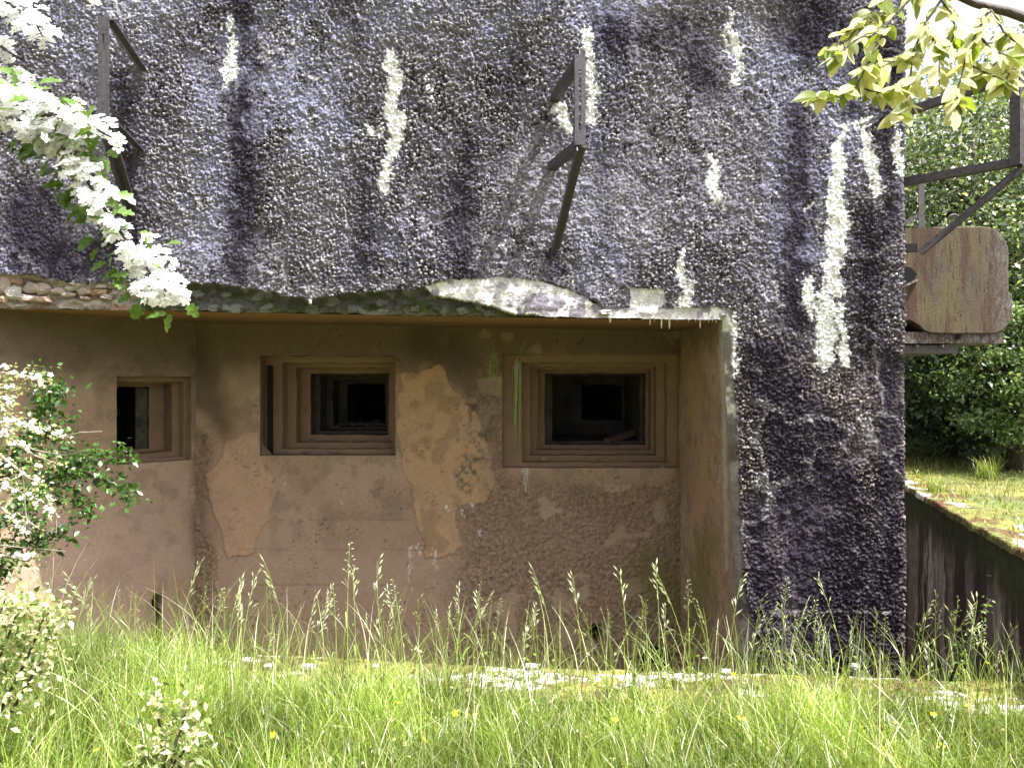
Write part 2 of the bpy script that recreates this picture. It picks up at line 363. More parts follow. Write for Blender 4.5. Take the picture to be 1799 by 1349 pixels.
for pts in ([(430, -20, 18), (425, 170, 24), (432, 300, 30), (420, 480, 26)], [(810, 330, 24), (815, 470, 26)], [(640, 300, 12), (645, 470, 14)], [(1060, 300, 10), (1065, 430, 12)], [(820, 240, 12), (822, 480, 20)], [(905, 60, 8), (900, 160, 8)],
            [(1080, 60, 40), (1220, 60, 40), (1240, 150, 30)], [(1400, 40, 60), (1550, 120, 50)], [(1560, 200, 20), (1560, 420, 20)], [(1400, 200, 25), (1400, 480, 30), (1390, 600, 30)],
            [(1520, 380, 24), (1520, 620, 24)], [(965, 440, 8), (968, 495, 12)], [(215, 130, 16), (225, 300, 18), (240, 420, 24)], [(60, 380, 60), (60, 460, 50), (220, 440, 40)],  # strokes under the two front brackets paint their shadows
            [(1340, 640, 50), (1420, 800, 80), (1480, 1100, 90)], [(1560, 640, 30), (1560, 1150, 30)], [(1330, 900, 30), (1350, 1180, 40)], [(600, 0, 20), (640, 80, 14)], [(1500, 20, 12), (1500, 200, 16)]):
    dark = np.maximum(dark, stroke(QX, QY, pts, 26))
C = mixc(C, (.026, .021, .033), dark*.92*ss(.28, .50, n2*.65+n3*.2+n4*.15+.05))
light = np.zeros(X.shape)
for pts in ([(560, 300, 60), (560, 420, 60)], [(330, 240, 40), (320, 420, 40)], [(960, 330, 60), (1100, 380, 50)], [(640, 60, 60), (900, 40, 40)], [(1170, 10, 60), (1330, 20, 50)], [(250, 30, 80), (120, 60, 50)]):
    light = np.maximum(light, stroke(QX, QY, pts, 50))
C = mixc(C, (.30, .29, .33), light*.35*ss(.3, .5, n3))
wh = np.zeros(X.shape)
def white(pts, k=1.0, soft=6):
    global wh
    wh = np.maximum(wh, k*stroke(QX, QY, [(a_, b_, r_*.98+.5) for a_, b_, r_ in pts], soft*2.2))
white([(405, 45, 6), (408, 90, 13), (400, 145, 13)], .8); white([(520, 30, 3), (521, 85, 7)], .5)
white([(690, 105, 9), (693, 150, 13), (690, 200, 12), (702, 215, 17), (688, 275, 8), (681, 330, 11)])
white([(755, 130, 3), (757, 165, 6)], .6); white([(670, 228, 5), (650, 226, 4)], .9)
white([(500, 212, 1), (560, 212, 2), (600, 222, 2), (640, 230, 2)], .6, 3)
white([(1028, 65, 12), (1036, 120, 12), (1040, 210, 8)], .85); white([(975, 195, 7), (992, 200, 11), (997, 228, 10)])
white([(1280, 25, 8), (1286, 90, 13), (1292, 140, 10)], .6); white([(1248, 275, 5), (1253, 320, 10), (1260, 350, 9)]); white([(1265, 365, 8)], .5)
white([(1196, 450, 3), (1200, 490, 9), (1200, 545, 13)], .95)
white([(1478, 222, 6), (1468, 300, 12), (1466, 400, 17), (1464, 500, 14)]); white([(1444, 515, 12), (1452, 580, 22), (1444, 645, 14)]); white([(1470, 530, 10), (1484, 640, 9)])
white([(1415, 490, 11), (1421, 530, 10), (1424, 565, 4)], .9); white([(1516, 235, 9), (1528, 290, 13), (1535, 345, 5)], .95); white([(1576, 235, 10), (1578, 310, 7)], .9)
white([(1430, 188, 2), (1475, 215, 4), (1500, 222, 3), (1535, 214, 3)], .95, 3); white([(1395, 375, 1), (1430, 362, 3), (1500, 368, 2)], .6, 3)
white([(880, 430, 2), (900, 395, 2), (895, 480, 2)], .4, 3); white([(1410, 700, 8)], .4); white([(1300, 560, 6), (1280, 552, 6)], .5)
white([(1286, 560, 5), (1288, 640, 7), (1280, 660, 5)], .9)
C = mixc(C, (.88, .88, .90), .96*ss(.30, .60, .80*wh+.16*(lump-.35)+.70*(n3-.5)+.50*(n2-.5)+.25*(n4-.5))*(wh > .02))
# thin lime veins
vein = 1-ss(.0, .035, np.abs(fbm(X*2.3+.2*n2, Z*2.3, 71, 4)-.5)); C = mixc(C, (.42, .41, .44), vein*.35*ss(.5, .65, n1))
# pour joint low on the nib and rough edge bead on the corner
C = mixc(C, (.4, .38, .38), .5*stroke(QX, PY+wy*.1, [(1350, 1073, 1), (1590, 1073, 1)], 3))
# broken lip -------------------------------------------------
rag = np.interp(PX, [-400, 0, 60, 130, 220, 330, 420, 480, 545, 570, 640, 735, 765, 800, 900, 960, 1010, 1050, 1075, 1100, 1170, 1200, 1290, 1300],
                [478, 480, 486, 497, 499, 497, 504, 512, 530, 521, 513, 510, 498, 492, 489, 497, 512, 534, 541, 541, 545, 550, 556, 900])
rag = rag+9*(fbm(X*16, X*0, 61, 4)-.5)
brk = ((PY > rag) & (Z > lip-.02) & (X < XR+.03) & (X > XL)).astype(float)
patch = inpoly(PX+wx*.4, PY+wy*.25, [(748, 502), (790, 492), (905, 488), (965, 497), (1010, 514), (1055, 538), (1075, 560), (1000, 562), (930, 556), (890, 548), (870, 538), (830, 530), (760, 520)])
patch |= inpoly(PX+wx*.3, PY+wy*.2, [(1108, 505), (1165, 508), (1172, 532), (1150, 545), (1105, 545)])
patch |= (PX > 1060) & (PX < 1285) & (PY > 541+wy*.15) & (Z > lip-.02)
c1, c2, ci = worley(X*16+wx*.02, Z*26, 44)
rough = .026*(ci-.5)+.030*(fbm(X*20, Z*30, 45)-.5)
depth = .050*ss(0, 14, PY-rag)
Hb = -depth+rough
C2 = np.ones(C.shape)*np.array([.075, .072, .068]); C2 = mixc(C2, (.045, .058, .022), ss(.5, .7, fbm(X*10, Z*22, 46)+.004*(PY-520)))
C2 = mixc(C2, (.17, .175, .17), ss(.75, .85, ci)*.6); C2 = mixc(C2, (.30, .25, .23), (PX < 235)*.75); C2 = mixc(C2, (.5, .46, .43), ss(.55, .62, fbm(X*14, Z*30, 56))*.6*(PX < 240)); C2 = mixc(C2, (.27, .17, .12), ss(.66, .72, fbm(X*9, Z*20, 57))*(PX < 240))
C2 = mixc(C2, (.11, .10, .05), ss(538, 552, PY)*.6)
H = np.where(brk > .5, Hb, H); C = np.where((brk > .5)[..., None], C2, C)
Hp = .002+.020*(fbm(X*8, Z*16, 47, 5)-.5)+.002*fbm(X*70, Z*70, 147)
H = np.where(patch, Hp, H)
Cp = np.ones(C.shape)*np.array([.50, .475, .49]); Cp = mixc(Cp, (.22, .20, .24), ss(.44, .60, fbm(X*5+.1*wx, Z*11, 48, 5))); Cp = mixc(Cp, (.7, .68, .66), ss(.55, .65, fbm(X*20, Z*20, 49)))
C = np.where(patch[..., None], Cp, C)
# chamfered limy strip along the nib edge
sw = np.interp(Z, [-1.2, -.2, 0, .3, 2.1], [.15, .13, .08, .045, .04])*(1+.7*(fbm(Z*14, X*0, 77)-.5))
se = X-edge_x(Z); strip = (1-ss(.75, 1.1, se/sw))*(Z < lip+.02)*(X > XR-.02)
H = H*(1-strip)+strip*(-.05*(1-np.clip(se/sw, 0, 1))**1.5+.026*(fbm(X*22, Z*14, 78, 5)-.5))
Cs = np.ones(C.shape)*np.array([.22, .19, .18]); Cs = mixc(Cs, (.75, .74, .70), ss(.9, 1.5, Z+.5*fbm(X*30, Z*6, 79)-.25)); Cs = mixc(Cs, (.09, .075, .075), ss(.46, .58, fbm(X*12, Z*7, 80))*.8)
C = C*(1-strip[..., None])+Cs*strip[..., None]
# corner round-off at the free edge
ce = np.clip((XE-X)/.035, 0, 1); H = H-.03*(1-np.sqrt(np.clip(1-(1-ce)**2, 0, 1)))
Yv = YF-H
Xv = X+(1-ce)*.016*(lump-.3)+.009*(fbm(Z*18, X*0, 90)-.5)*(1-ce)
P = np.stack([Xv, Yv, Z], -1)
xc = .25*(X[:-1, :-1]+X[1:, :-1]+X[:-1, 1:]+X[1:, 1:]); zc = .25*(Z[:-1, :-1]+Z[1:, :-1]+Z[:-1, 1:]+Z[1:, 1:])
keep = (zc > lip_r(xc)) | (xc < XL) | (xc > edge_x(zc)+.012*(fbm(zc*12, zc*0, 3)-.5))
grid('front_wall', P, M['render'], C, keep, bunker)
# side, top, back ---------------------------------------------
def sidecol(S, Z):
    c = np.ones(S.shape+(3,))*np.array([.2, .19, .2]); return mixc(c, (.06, .05, .065), ss(.4, .6, fbm(S*3, Z*2, 4)))
vwall('side_wall', [(XE+.004, 5.02), (XE+.004, 9.4)], -1.15, 4.97, M['render'], sidecol, bunker, amp=.012, n=260, nz=300, freq=22)
vwall('back_wall', [(XE-.02, 9.4), (-6.0, 9.4)], -1.15, 4.97, M['render'], sidecol, bunker, n=30, nz=20)
vwall('side_wall', [(-6.0, 9.4), (-6.0, 5.03)], -1.15, 4.97, M['render'], sidecol, bunker, n=30, nz=20)
mb = MB(); mb.box((-6.05, 5.03, 4.93), (XE+.03, 9.43, 5.05)); mb.obj('roof', M['roof'], bunker)
# recess --------------------------------------------------------
CA = Vector((-3.66, 5.03, 0)); CB = Vector((-2.53, YB, 0))           # left cheek runs CA -> CB
def brown(PX, PY, X, Z, s):
    a = fbm(X*2.2, Z*2.2, s+1); b = fbm(X*11, Z*11, s+2, 5)
    c = np.ones(X.shape+(3,))*np.array([.335, .225, .155])
    c = mixc(c, (.41, .295, .225), ss(.45, .62, a)*.6)
    c = mixc(c, (.13, .10, .08), ss(.50, .68, b)*.35)
    return c
rects = {'E3': (882, 622, 1193, 822), 'E2': (457, 625, 695, 800)}
xs = np.arange(-2.53, 1.36, .01); xs = np.append(xs, 1.36); zs = np.append(np.arange(-1.15, 2.10, .01), 2.10)
def snap(arr, vals):
    for v_ in vals: arr[np.argmin(abs(arr-v_))] = v_
for r in rects.values():
    a, b = at(r[0], r[1], YB), at(r[2], r[3], YB); snap(xs, (a.x, b.x)); snap(zs, (a.z, b.z))
X, Z = np.meshgrid(xs, zs, indexing='ij'); PX = CX+X/YB*F; PY = CY-(Z-EYE)/YB*F
wx = 34*(fbm(X*4, Z*4, 101, 5)-.5); wy = 44*(fbm(X*4, Z*4, 102, 5)-.5); QX, QY = PX+wx, PY+wy
C = brown(PX, PY, X, Z, 110)
dk = ss(0, 1, np.clip((690+60*(fbm(X*1.6, Z*0, 120)-.5)*2-QY)/60, 0, 1))  # recess top darkened: soffit shade painted into the wall colour
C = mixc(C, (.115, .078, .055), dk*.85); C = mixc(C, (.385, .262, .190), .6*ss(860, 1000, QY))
o1 = inpoly(QX, QY, [(700, 660), (770, 650), (800, 690), (838, 725), (850, 770), (868, 850), (850, 880), (800, 895), (805, 960), (750, 990), (728, 930), (722, 860), (700, 810)]).astype(float)
o2 = inpoly(QX, QY, [(395, 765), (450, 768), (462, 800), (485, 850), (482, 910), (450, 960), (400, 985), (370, 900), (360, 830), (385, 800)]).astype(float)
C = mixc(C, (.45, .285, .165), o1*(.6+.35*ss(.3, .6, fbm(X*7, Z*7, 171)))); C = mixc(C, (.44, .28, .185), o2*(.6+.4*ss(.3, .6, fbm(X*7, Z*7, 172))))
C = mixc(C, (.22, .15, .10), o1*.5*ss(.55, .66, fbm(X*9, Z*9, 173)))
sc = stroke(QX, QY, [(835, 710, 12), (838, 790, 18), (815, 860, 14)], 10)*ss(.45, .6, fbm(X*30, Z*30, 5)); C = mixc(C, (.13, .11, .08), sc)
# dark damp lobes and a plain dark strip down the right corner
damp = np.maximum.reduce([stroke(QX, QY, p_, 22) for p_ in ([(750, 600, 40), (800, 640, 40), (850, 690, 26), (865, 800, 14)], [(330, 600, 40), (370, 700, 30), (390, 750, 16)], [(352, 780, 9), (350, 1150, 12)], [(1205, 560, 30), (1195, 700, 8), (1195, 1150, 8)])])
C = mixc(C, (.075, .055, .042), damp*.75*(1-o1))
rough = np.clip(ss(0, 1, (QX-760)/80)*ss(0, 1, (QY-830)/40)*(1-o1)+stroke(QX, QY, [(865, 640, 22), (868, 860, 22)], 14)+stroke(QX, QY, [(350, 780, 12), (352, 1150, 40)], 10), 0, 1)
bare = ss(.60, .66, fbm(X*5, Z*5, 131)); rough = rough*(1-bare)
grn = vn(X*140, Z*140, 181)*.65+vn(X*60, Z*60, 182)*.35; C = mixc(C, (.13, .085, .06), rough*ss(.40, .66, grn)*.75); C = mixc(C, (.20, .13, .09), rough*.35); C = mixc(C, (.34, .22, .15), rough*ss(.45, .28, grn)*.5); C = mixc(C, (.34, .24, .18), bare*.5*ss(0, 1, (QX-760)/80))
C = mixc(C, (.13, .13, .03), .6*stroke(QX, QY, [(1140, 1000, 40), (1190, 1060, 40)], 40))
C = mixc(C, (.38, .28, .20), .7*inpoly(QX, QY, [(1040, 838), (1070, 848), (1105, 852), (1085, 866), (1060, 862)]).astype(float))
fib = ss(.45, .62, vn(X*160, Z*9, 140))
C = mixc(C, (.20, .27, .07), np.clip(fib*(stroke(PX, PY, [(866, 600, 1), (866, 640, 9), (868, 690, 6)], 3)+stroke(PX, PY, [(921, 600, 1), (918, 622, 4)], 2)), 0, 1)*.9)
C = mixc(C, (.45, .42, .36), np.clip(ss(.5, .6, vn(X*200, Z*20, 141))*stroke(PX, PY, [(923, 825, 6), (924, 860, 3)], 3), 0, 1))
dr = np.zeros(X.shape)
for x_, a_, b_, r_ in ((786, 885, 897, 4), (797, 888, 900, 3), (829, 884, 898, 3), (842, 930, 942, 3), (719, 962, 1030, 2.5), (735, 960, 975, 3), (762, 965, 1010, 2.5), (812, 900, 912, 3), (500, 838, 850, .8), (600, 880, 892, .8)):
    dr = np.maximum(dr, stroke(PX+9*(vn(X*40, Z*30, 61)-.5), PY+14*(vn(X*60, Z*25, 62)-.5), [(x_, a_, r_*.7), (x_+2, b_, r_*.15)], 1.6)*ss(.3, .55, vn(X*110, Z*45, 63)))
C = mixc(C, (.75, .74, .76), dr*.8)
spk = ss(.80, .84, vn(X*70, Z*70, 151)); C = mixc(C, (.05, .04, .035), spk*.5*ss(.5, .6, fbm(X*5, Z*5, 152)))
H = .006*(fbm(X*5, Z*5, 160)-.5)+.0015*fbm(X*60, Z*60, 161)
f1, f2, ci = worley(X*38, Z*38, 162); H += rough*(.020*np.clip(1-f1*1.1, 0, 1)*(.3+ci))
H += .012*np.maximum(o1, o2)
for y_, a_, b_ in ((913, 470, 720), (965, 420, 740), (1028, 430, 760), (1090, 500, 800)):                # board joints of the shuttering
    jm = stroke(PX, PY+2*vn(X*5, X*0, y_), [(a_, y_, .2), (b_, y_+2, .2)], 2.2)*ss(.3, .5, vn(X*7, X*0, y_+1)); H -= .005*jm; C = mixc(C, (.06, .045, .04), jm*.55)
def hole(cx, cy, rx, ry):
    return (np.hypot((PX-cx)/rx, (PY-cy)/ry) < 1+.15*(vn(X*30, Z*30, 3)-.5))
hl = hole(1046, 1113, 10, 17) | hole(1152, 1166, 30, 34)
H = np.where(hl, -.35, H); C = np.where(hl[..., None], np.array([.012, .011, .01]), C)
xc = .5*(xs[1:]+xs[:-1])[:, None]+0*zs[None, 1:]; zc = .5*(zs[1:]+zs[:-1])[None, :]+0*xc
keep = np.ones(xc.shape, bool)
for r in rects.values():
    a, b = at(r[0], r[1], YB), at(r[2], r[3], YB); keep &= ~((xc > a.x) & (xc < b.x) & (zc < a.z) & (zc > b.z))
    inside = (X > a.x-.012) & (X < b.x+.012) & (Z < a.z+.012) & (Z > b.z-.012); H = np.where(inside, 0, H)
grid('recess_wall', np.stack([X, YB-H, Z], -1), M['plaster'], C, keep, bunker)
# right cheek
zs = np.arange(-1.15, 2.10, .012); tt = np.linspace(0, 1, 110)
T, Z = np.meshgrid(tt, zs, indexing='ij'); X0 = edge_x(Z)+.012*(fbm(Z*12, Z*0, 3)-.5)
Xb = X0+(1.352-X0)*T; Yb = (YF+.05)+(YB-YF-.045)*T; PX = CX+Xb/Yb*F; PY = CY-(Z-EYE)/Yb*F
C = brown(PX, PY, Yb*1.5+30, Z, 210); wx = 16*(fbm(Yb*9, Z*6, 5, 5)-.5); wy = 50*(fbm(Yb*9, Z*6, 6, 5)-.5)
op = np.maximum(stroke(PX+wx, PY+wy, [(1225, 650, 8), (1222, 730, 9)], 4), stroke(PX+wx, PY+wy, [(1240, 770, 7), (1230, 900, 14)], 5))
C = mixc(C, (.42, .27, .16), op*.8); C = mixc(C, (.15, .15, .03), .6*stroke(PX+wx, PY+wy, [(1240, 940, 14), (1225, 1120, 20)], 14)); C = mixc(C, (.09, .07, .055), .6*ss(640, 580, PY+wy))  # cheek top painted darker for the shade under the soffit
C = mixc(C, (.45, .45, .40), .7*stroke(PX, PY, [(1268, 560, 5), (1272, 700, 3), (1278, 1000, 2)], 4))
f1, f2, ci = worley(Yb*36, Z*36, 8); H = (1-op)*.012*np.clip(1-f1*1.1, 0, 1)*(.3+ci)*ss(.9, .6, T*0+ (Z > 1.5)*.7)
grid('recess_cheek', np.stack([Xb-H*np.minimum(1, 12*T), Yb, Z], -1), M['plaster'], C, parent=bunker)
# left cheek
D1 = CB-CA; LN = D1.length; d1 = D1/LN; nrm = Vector((d1.y, -d1.x, 0))      # outward normal (towards camera/right)
def cheek_u(px, w=0):
    """distance along the cheek, at depth w behind it, where the view ray of px meets it"""
    k = (px-CX)/F; o = CA-nrm*w        # (o + u d1): x = k*y
    return (k*o.y-o.x)/(d1.x-k*d1.y)
def cheek_pt(u_, z, w=0): p = CA+d1*u_-nrm*w; return Vector((p.x, p.y, z))
u0, u1 = cheek_u(205), cheek_u(336); ym = cheek_pt((u0+u1)/2, 0).y
zt, zb = EYE-(661-CY)*ym/F, EYE-(812-CY)*ym/F
us = np.append(np.arange(0, LN, .01), LN); zs = np.append(np.arange(-1.15, 2.12, .01), 2.12); snap(us, (u0, u1)); snap(zs, (zt, zb))
U, Z = np.meshgrid(us, zs, indexing='ij'); X = CA.x+d1.x*U; Y = CA.y+d1.y*U; PX = CX+X/Y*F; PY = CY-(Z-EYE)/Y*F
C = brown(PX, PY, U+50, Z, 310); wx = 30*(fbm(U*5, Z*5, 5, 5)-.5); wy = 60*(fbm(U*5, Z*5, 6, 5)-.5)
C = mixc(C, (.10, .075, .055), .75*ss(700, 620, PY+wy)); C = mixc(C, (.37, .25, .205), .5*ss(.45, .6, fbm(U*4, Z*4, 8))*ss(820, 860, PY))  # upper cheek carries painted shade from the soffit above
C = mixc(C, (.07, .055, .05), .5*ss(325, 345, PX+wx*.4)*ss(.4, .55, fbm(U*20, Z*12, 9)+.1)); C = mixc(C, (.30, .22, .18), .5*stroke(PX+wx, PY+wy, [(115, 672, 16)], 10))
H = .006*(fbm(U*5, Z*5, 11)-.5)+.0015*fbm(U*60, Z*60, 12)
hl = (np.hypot((PX-277)/9, (PY-1058)/17) < 1); H = np.where(hl, -.3, H); sl_ = (abs(PX-277-2*vn(Z*9, Z*0, 1)) < 5) & (PY > 1070)
H = np.where(sl_, -.03, H); C = np.where(hl[..., None], np.array([.012, .012, .011]), np.where(sl_[..., None], np.array([.05, .045, .02]), C))
ins = (U > u0-.012) & (U < u1+.012) & (Z > zb-.012) & (Z < zt+.012); H = np.where(ins, 0, H)
uc = .5*(us[1:]+us[:-1])[:, None]+0*zs[None, 1:]; zc = .5*(zs[1:]+zs[:-1])[None, :]+0*uc
keep = ~((uc > u0) & (uc < u1) & (zc > zb) & (zc < zt))
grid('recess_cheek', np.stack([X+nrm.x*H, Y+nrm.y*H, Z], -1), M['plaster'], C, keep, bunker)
# soffit
xs = np.linspace(-3.75, 1.42, 260); v = np.linspace(0, 1, 60); X, V = np.meshgrid(xs, v, indexing='ij')
Y = 5.035+V*1.185; Z = lip_z(X)+.008+.004*fbm(X*8, Y*8, 3)-.012*ss(.15, 0, V)
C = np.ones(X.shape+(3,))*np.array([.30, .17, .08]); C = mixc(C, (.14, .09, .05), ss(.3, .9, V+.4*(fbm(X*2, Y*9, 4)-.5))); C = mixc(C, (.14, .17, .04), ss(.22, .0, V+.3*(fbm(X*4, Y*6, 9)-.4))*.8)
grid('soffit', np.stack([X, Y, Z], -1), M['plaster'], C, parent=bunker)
# embrasures --------------------------------------------------
def ring(parent, name, a, b, m, jag=.0):
    """a, b: lists of 4 corner vectors (front hole, same hole further back) + b2 next smaller hole in that plane"""
    front, back, inner = a, b[0], b[1]
    mb = MB(); K = 14
    def strip(p, q):
        for i in range(4):
            j = (i+1) % 4
            for k in range(K):
                s0, s1 = k/K, (k+1)/K
                def e(P, s): return P[i].lerp(P[j], s)
                mb.add([e(p, s0), e(p, s1), e(q, s1), e(q, s0)], [(0, 1, 2, 3)])
    strip(front, back)
    if inner: strip(back, inner)
    for i, v_ in enumerate(mb.v):
        v_ = Vector(v_); w = mnoise.noise_vector(v_*9)*.007+mnoise.noise_vector(v_*23)*.003; mb.v[i] = tuple(v_+w)
    return mb.obj(name, m, parent)
def corners(r, Y): return [at(r[0], r[1], Y), at(r[2], r[1], Y), at(r[2], r[3], Y), at(r[0], r[3], Y)]
def shiftY(cs, Y): return [Vector((c.x, Y, c.z)) for c in cs]
def embrasure(label, holes, deep):
    """holes: [(rect px, depth Y)], last hole continues as dark chamber"""
    e = empty('embrasure', at(sum(holes[0][0][::2])/2, holes[0][0][3], YB)); e['label'] = label
    for i in range(len(holes)-1):
        f = corners(*holes[i]); Yn = holes[i+1][1]
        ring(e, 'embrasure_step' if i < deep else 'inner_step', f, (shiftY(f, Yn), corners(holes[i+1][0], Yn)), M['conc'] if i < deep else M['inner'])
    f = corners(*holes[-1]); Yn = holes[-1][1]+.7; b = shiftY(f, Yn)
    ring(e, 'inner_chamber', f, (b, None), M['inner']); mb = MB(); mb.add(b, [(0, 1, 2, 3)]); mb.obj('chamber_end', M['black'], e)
    wl = e.location.copy(); e.parent = bunker; e.location = wl-bunker.location
    return e
def fixkids(e):
    pass
_link = link
def link(name, me, parent=None, loc=None):     # sub-parts: keep world coordinates whatever the depth of the parent
    o = _link(name, me, parent, loc)
    return o
e3 = embrasure('right embrasure of the back wall, framed by the corner, wooden beam lying inside', [
    ((882, 622, 1193, 822), YB), ((917, 637, 1172, 812), 6.30), ((931, 644, 1153, 800), 6.42), ((944, 650, 1144, 791), 6.54),
    ((957, 656, 1134, 781), 6.68), ((970, 660, 1124, 775), 6.80), ((1022, 676, 1092, 738), 7.7)], 4)
e2 = embrasure('middle embrasure with a dark upright slot in its left jamb and flakes on the sills', [
    ((457, 625, 695, 800), YB), ((496, 637, 692, 789), 6.36), ((521, 646, 688, 777), 6.50), ((546, 656, 683, 764), 6.64),
    ((562, 660, 680, 757), 6.80), ((585, 668, 678, 750), 7.05), ((610, 674, 677, 742), 7.3)], 3)
# slot in the left jamb of the middle embrasure
mb = MB(); a = at(470, 642, 6.245); b = at(478, 797, 6.245); mb.box((a.x, 6.235, b.z), (b.x+.004, 6.26, a.z)); o = mb.obj('rebate_slot', M['black'], None); o.parent = e2; o.location = -(e2.location+bunker.location)
# left embrasure on the cheek
e1 = empty('embrasure', cheek_pt(u0, zb)); e1['label'] = 'left embrasure on the angled cheek wall, smaller, half closed by a pale shutter'
e1.parent = bunker; e1.location = e1.location-bunker.location; E1W = e1.location+bunker.location
def crect(pxl, pyt, pxr, pyb, w):
    ua, ub = cheek_u(pxl, w), cheek_u(pxr, w); y_ = cheek_pt((ua+ub)/2, 0, w).y
    a_, b_ = EYE-(pyt-CY)*y_/F, EYE-(pyb-CY)*y_/F
    return [cheek_pt(ua, a_, w), cheek_pt(ub, a_, w), cheek_pt(ub, b_, w), cheek_pt(ua, b_, w)]
hs = [([cheek_pt(u0, zt), cheek_pt(u1, zt), cheek_pt(u1, zb), cheek_pt(u0, zb)], 0), (crect(192, 670, 322, 806, .09), .09), (crect(180, 674, 302, 797, .18), .18), (crect(176, 680, 262, 790, .34), .34)]
for i in range(3):
    f, w0 = hs[i]; dw = hs[i+1][1]-w0; o = ring(None, 'embrasure_step', f, ([p-nrm*dw for p in f], hs[i+1][0]), M['conc']); o.parent = e1; o.location = -E1W
f = hs[3][0]; b = [p-nrm*.5 for p in f]; o = ring(None, 'inner_chamber', f, (b, None), M['inner']); o.parent = e1; o.location = -E1W
mb = MB(); mb.add(b, [(0, 1, 2, 3)]); o = mb.obj('chamber_end', M['black']); o.parent = e1; o.location = -E1W
mb = MB(); p = [crect(238, 682, 259, 789, .37), crect(238, 682, 259, 789, .39)]; mb.hexa(p[1]+p[0]); o = mb.obj('shutter', mat('mouldy_shutter', (.15, .13, .09), col2=(.03, .035, .028), nscale=9, bump=.6)); o.parent = e1; o.location = -E1W
# children of e2/e3 were linked against the un-parented empties: recompute
for e in (e2, e3):
    W = e.location+bunker.location
    for c_ in e.children: c_.location = -W
# limy streaks with algae down the left jamb of the right embrasure: raised crust
mb = MB(); random.seed(3)
for k in range(26):
    x_ = 903+random.gauss(4, 2.6); y0_ = 624+random.random()*20; y1_ = y0_+random.uniform(40, 165); r_ = random.uniform(.002, .0045)
    pts = [at(x_+random.gauss(0, .8), y0_+(y1_-y0_)*i/5, 6.275-.002*k/26) for i in range(6)]; mb.tube(pts, [r_, r_*1.2, r_, r_*.8, r_*.6, r_*.2], 4)
mlime = mat('streak_crust', (.42, .41, .34), col2=(.24, .30, .10), nscale=6, bump=.3); o = mb.obj('lime_streak', mlime, None); o.parent = bunker; o.location = -bunker.location
# stalactites
random.seed(5)
SP = [(1142, 572, 1.2), (1162, 578, 1.5), (1176, 579, 1.5), (1230, 577, 1.3), (1245, 568, 1), (1252, 566, 1), (1258, 568, 1), (1210, 566, 1), (1072, 568, 2.2), (1128, 564, .8), (1105, 564, .8), (1150, 566, .8), (1190, 566, .8), (1222, 566, .8), (1015, 561, 1), (975, 562, .9), (1200, 563, .7), (1238, 564, .7)]
for (x_, y_, r_) in SP:
    top = at(x_, 552, 5.03); bot = at(x_, y_, 5.03); mb = MB(); L_ = top.z-bot.z
    mb.tube([top+Vector((0, 0, .01)), top, bot.lerp(top, .6), bot.lerp(top, .25), bot], [r_*.008, r_*.0066, r_*.0045, r_*.003, .001], 6); mb.obj('stalactite', M['lime'], bunker, True)
# stones showing in the broken lip, left
random.seed(21)
def rock(c, sx, sy, sz, m, parent, name='exposed_stone', seed=0):
    mb = MB(); r = random.Random(seed); n = 9; ringz = [(-1, .55), (-.45, 1), (.4, .95), (1, .5)]
    ang = sorted([2*math.pi*(k+r.uniform(-.3, .3))/n for k in range(n)])
    for zz, rr in ringz:
        for a_ in ang:
            k = 1/max(abs(math.cos(a_)), abs(math.sin(a_)))**.75*rr*r.uniform(.68, 1.12); mb.v.append((c[0]+sx*math.cos(a_)*k, c[1]+sy*zz*r.uniform(.7, 1), c[2]+sz*math.sin(a_)*k))
    for i in range(3):
        for k in range(n): mb.f.append((i*n+k, i*n+(k+1) % n, (i+1)*n+(k+1) % n, (i+1)*n+k))
    mb.f.append(tuple(range(n))); mb.f.append(tuple(3*n+k for k in range(n)))
    return mb.obj(name, m, parent)
for i, (x_, y_, a_, b_) in enumerate([(8, 497, 12, 16), (30, 490, 12, 9), (58, 505, 14, 8), (24, 516, 14, 10), (50, 524, 18, 6), (80, 508, 10, 9), (76, 526, 14, 5), (102, 511, 12, 6), (126, 506, 12, 5), (120, 518, 14, 5), (150, 512, 14, 7), (176, 514, 12, 5), (205, 500, 16, 6), (178, 503, 10, 4), (150, 524, 8, 3), (230, 508, 9, 4), (5, 527, 9, 6), (188, 522, 9, 4)]):
    c_ = at(x_, y_, 5.035); rock(c_, a_*6/F, .030, b_*6/F, M[('pink', 'stone', 'orange', 'pink', 'pink')[(i*7) % 5]], bunker, seed=i)
# hanging flakes at the lip
rock(at(1062, 549, 4.98), .045, .03, .02, M['stone'], bunker, 'hanging_flake', 50); rock(at(545, 531, 4.985), .011, .012, .018, M['stone'], bunker, 'hanging_flake', 51)


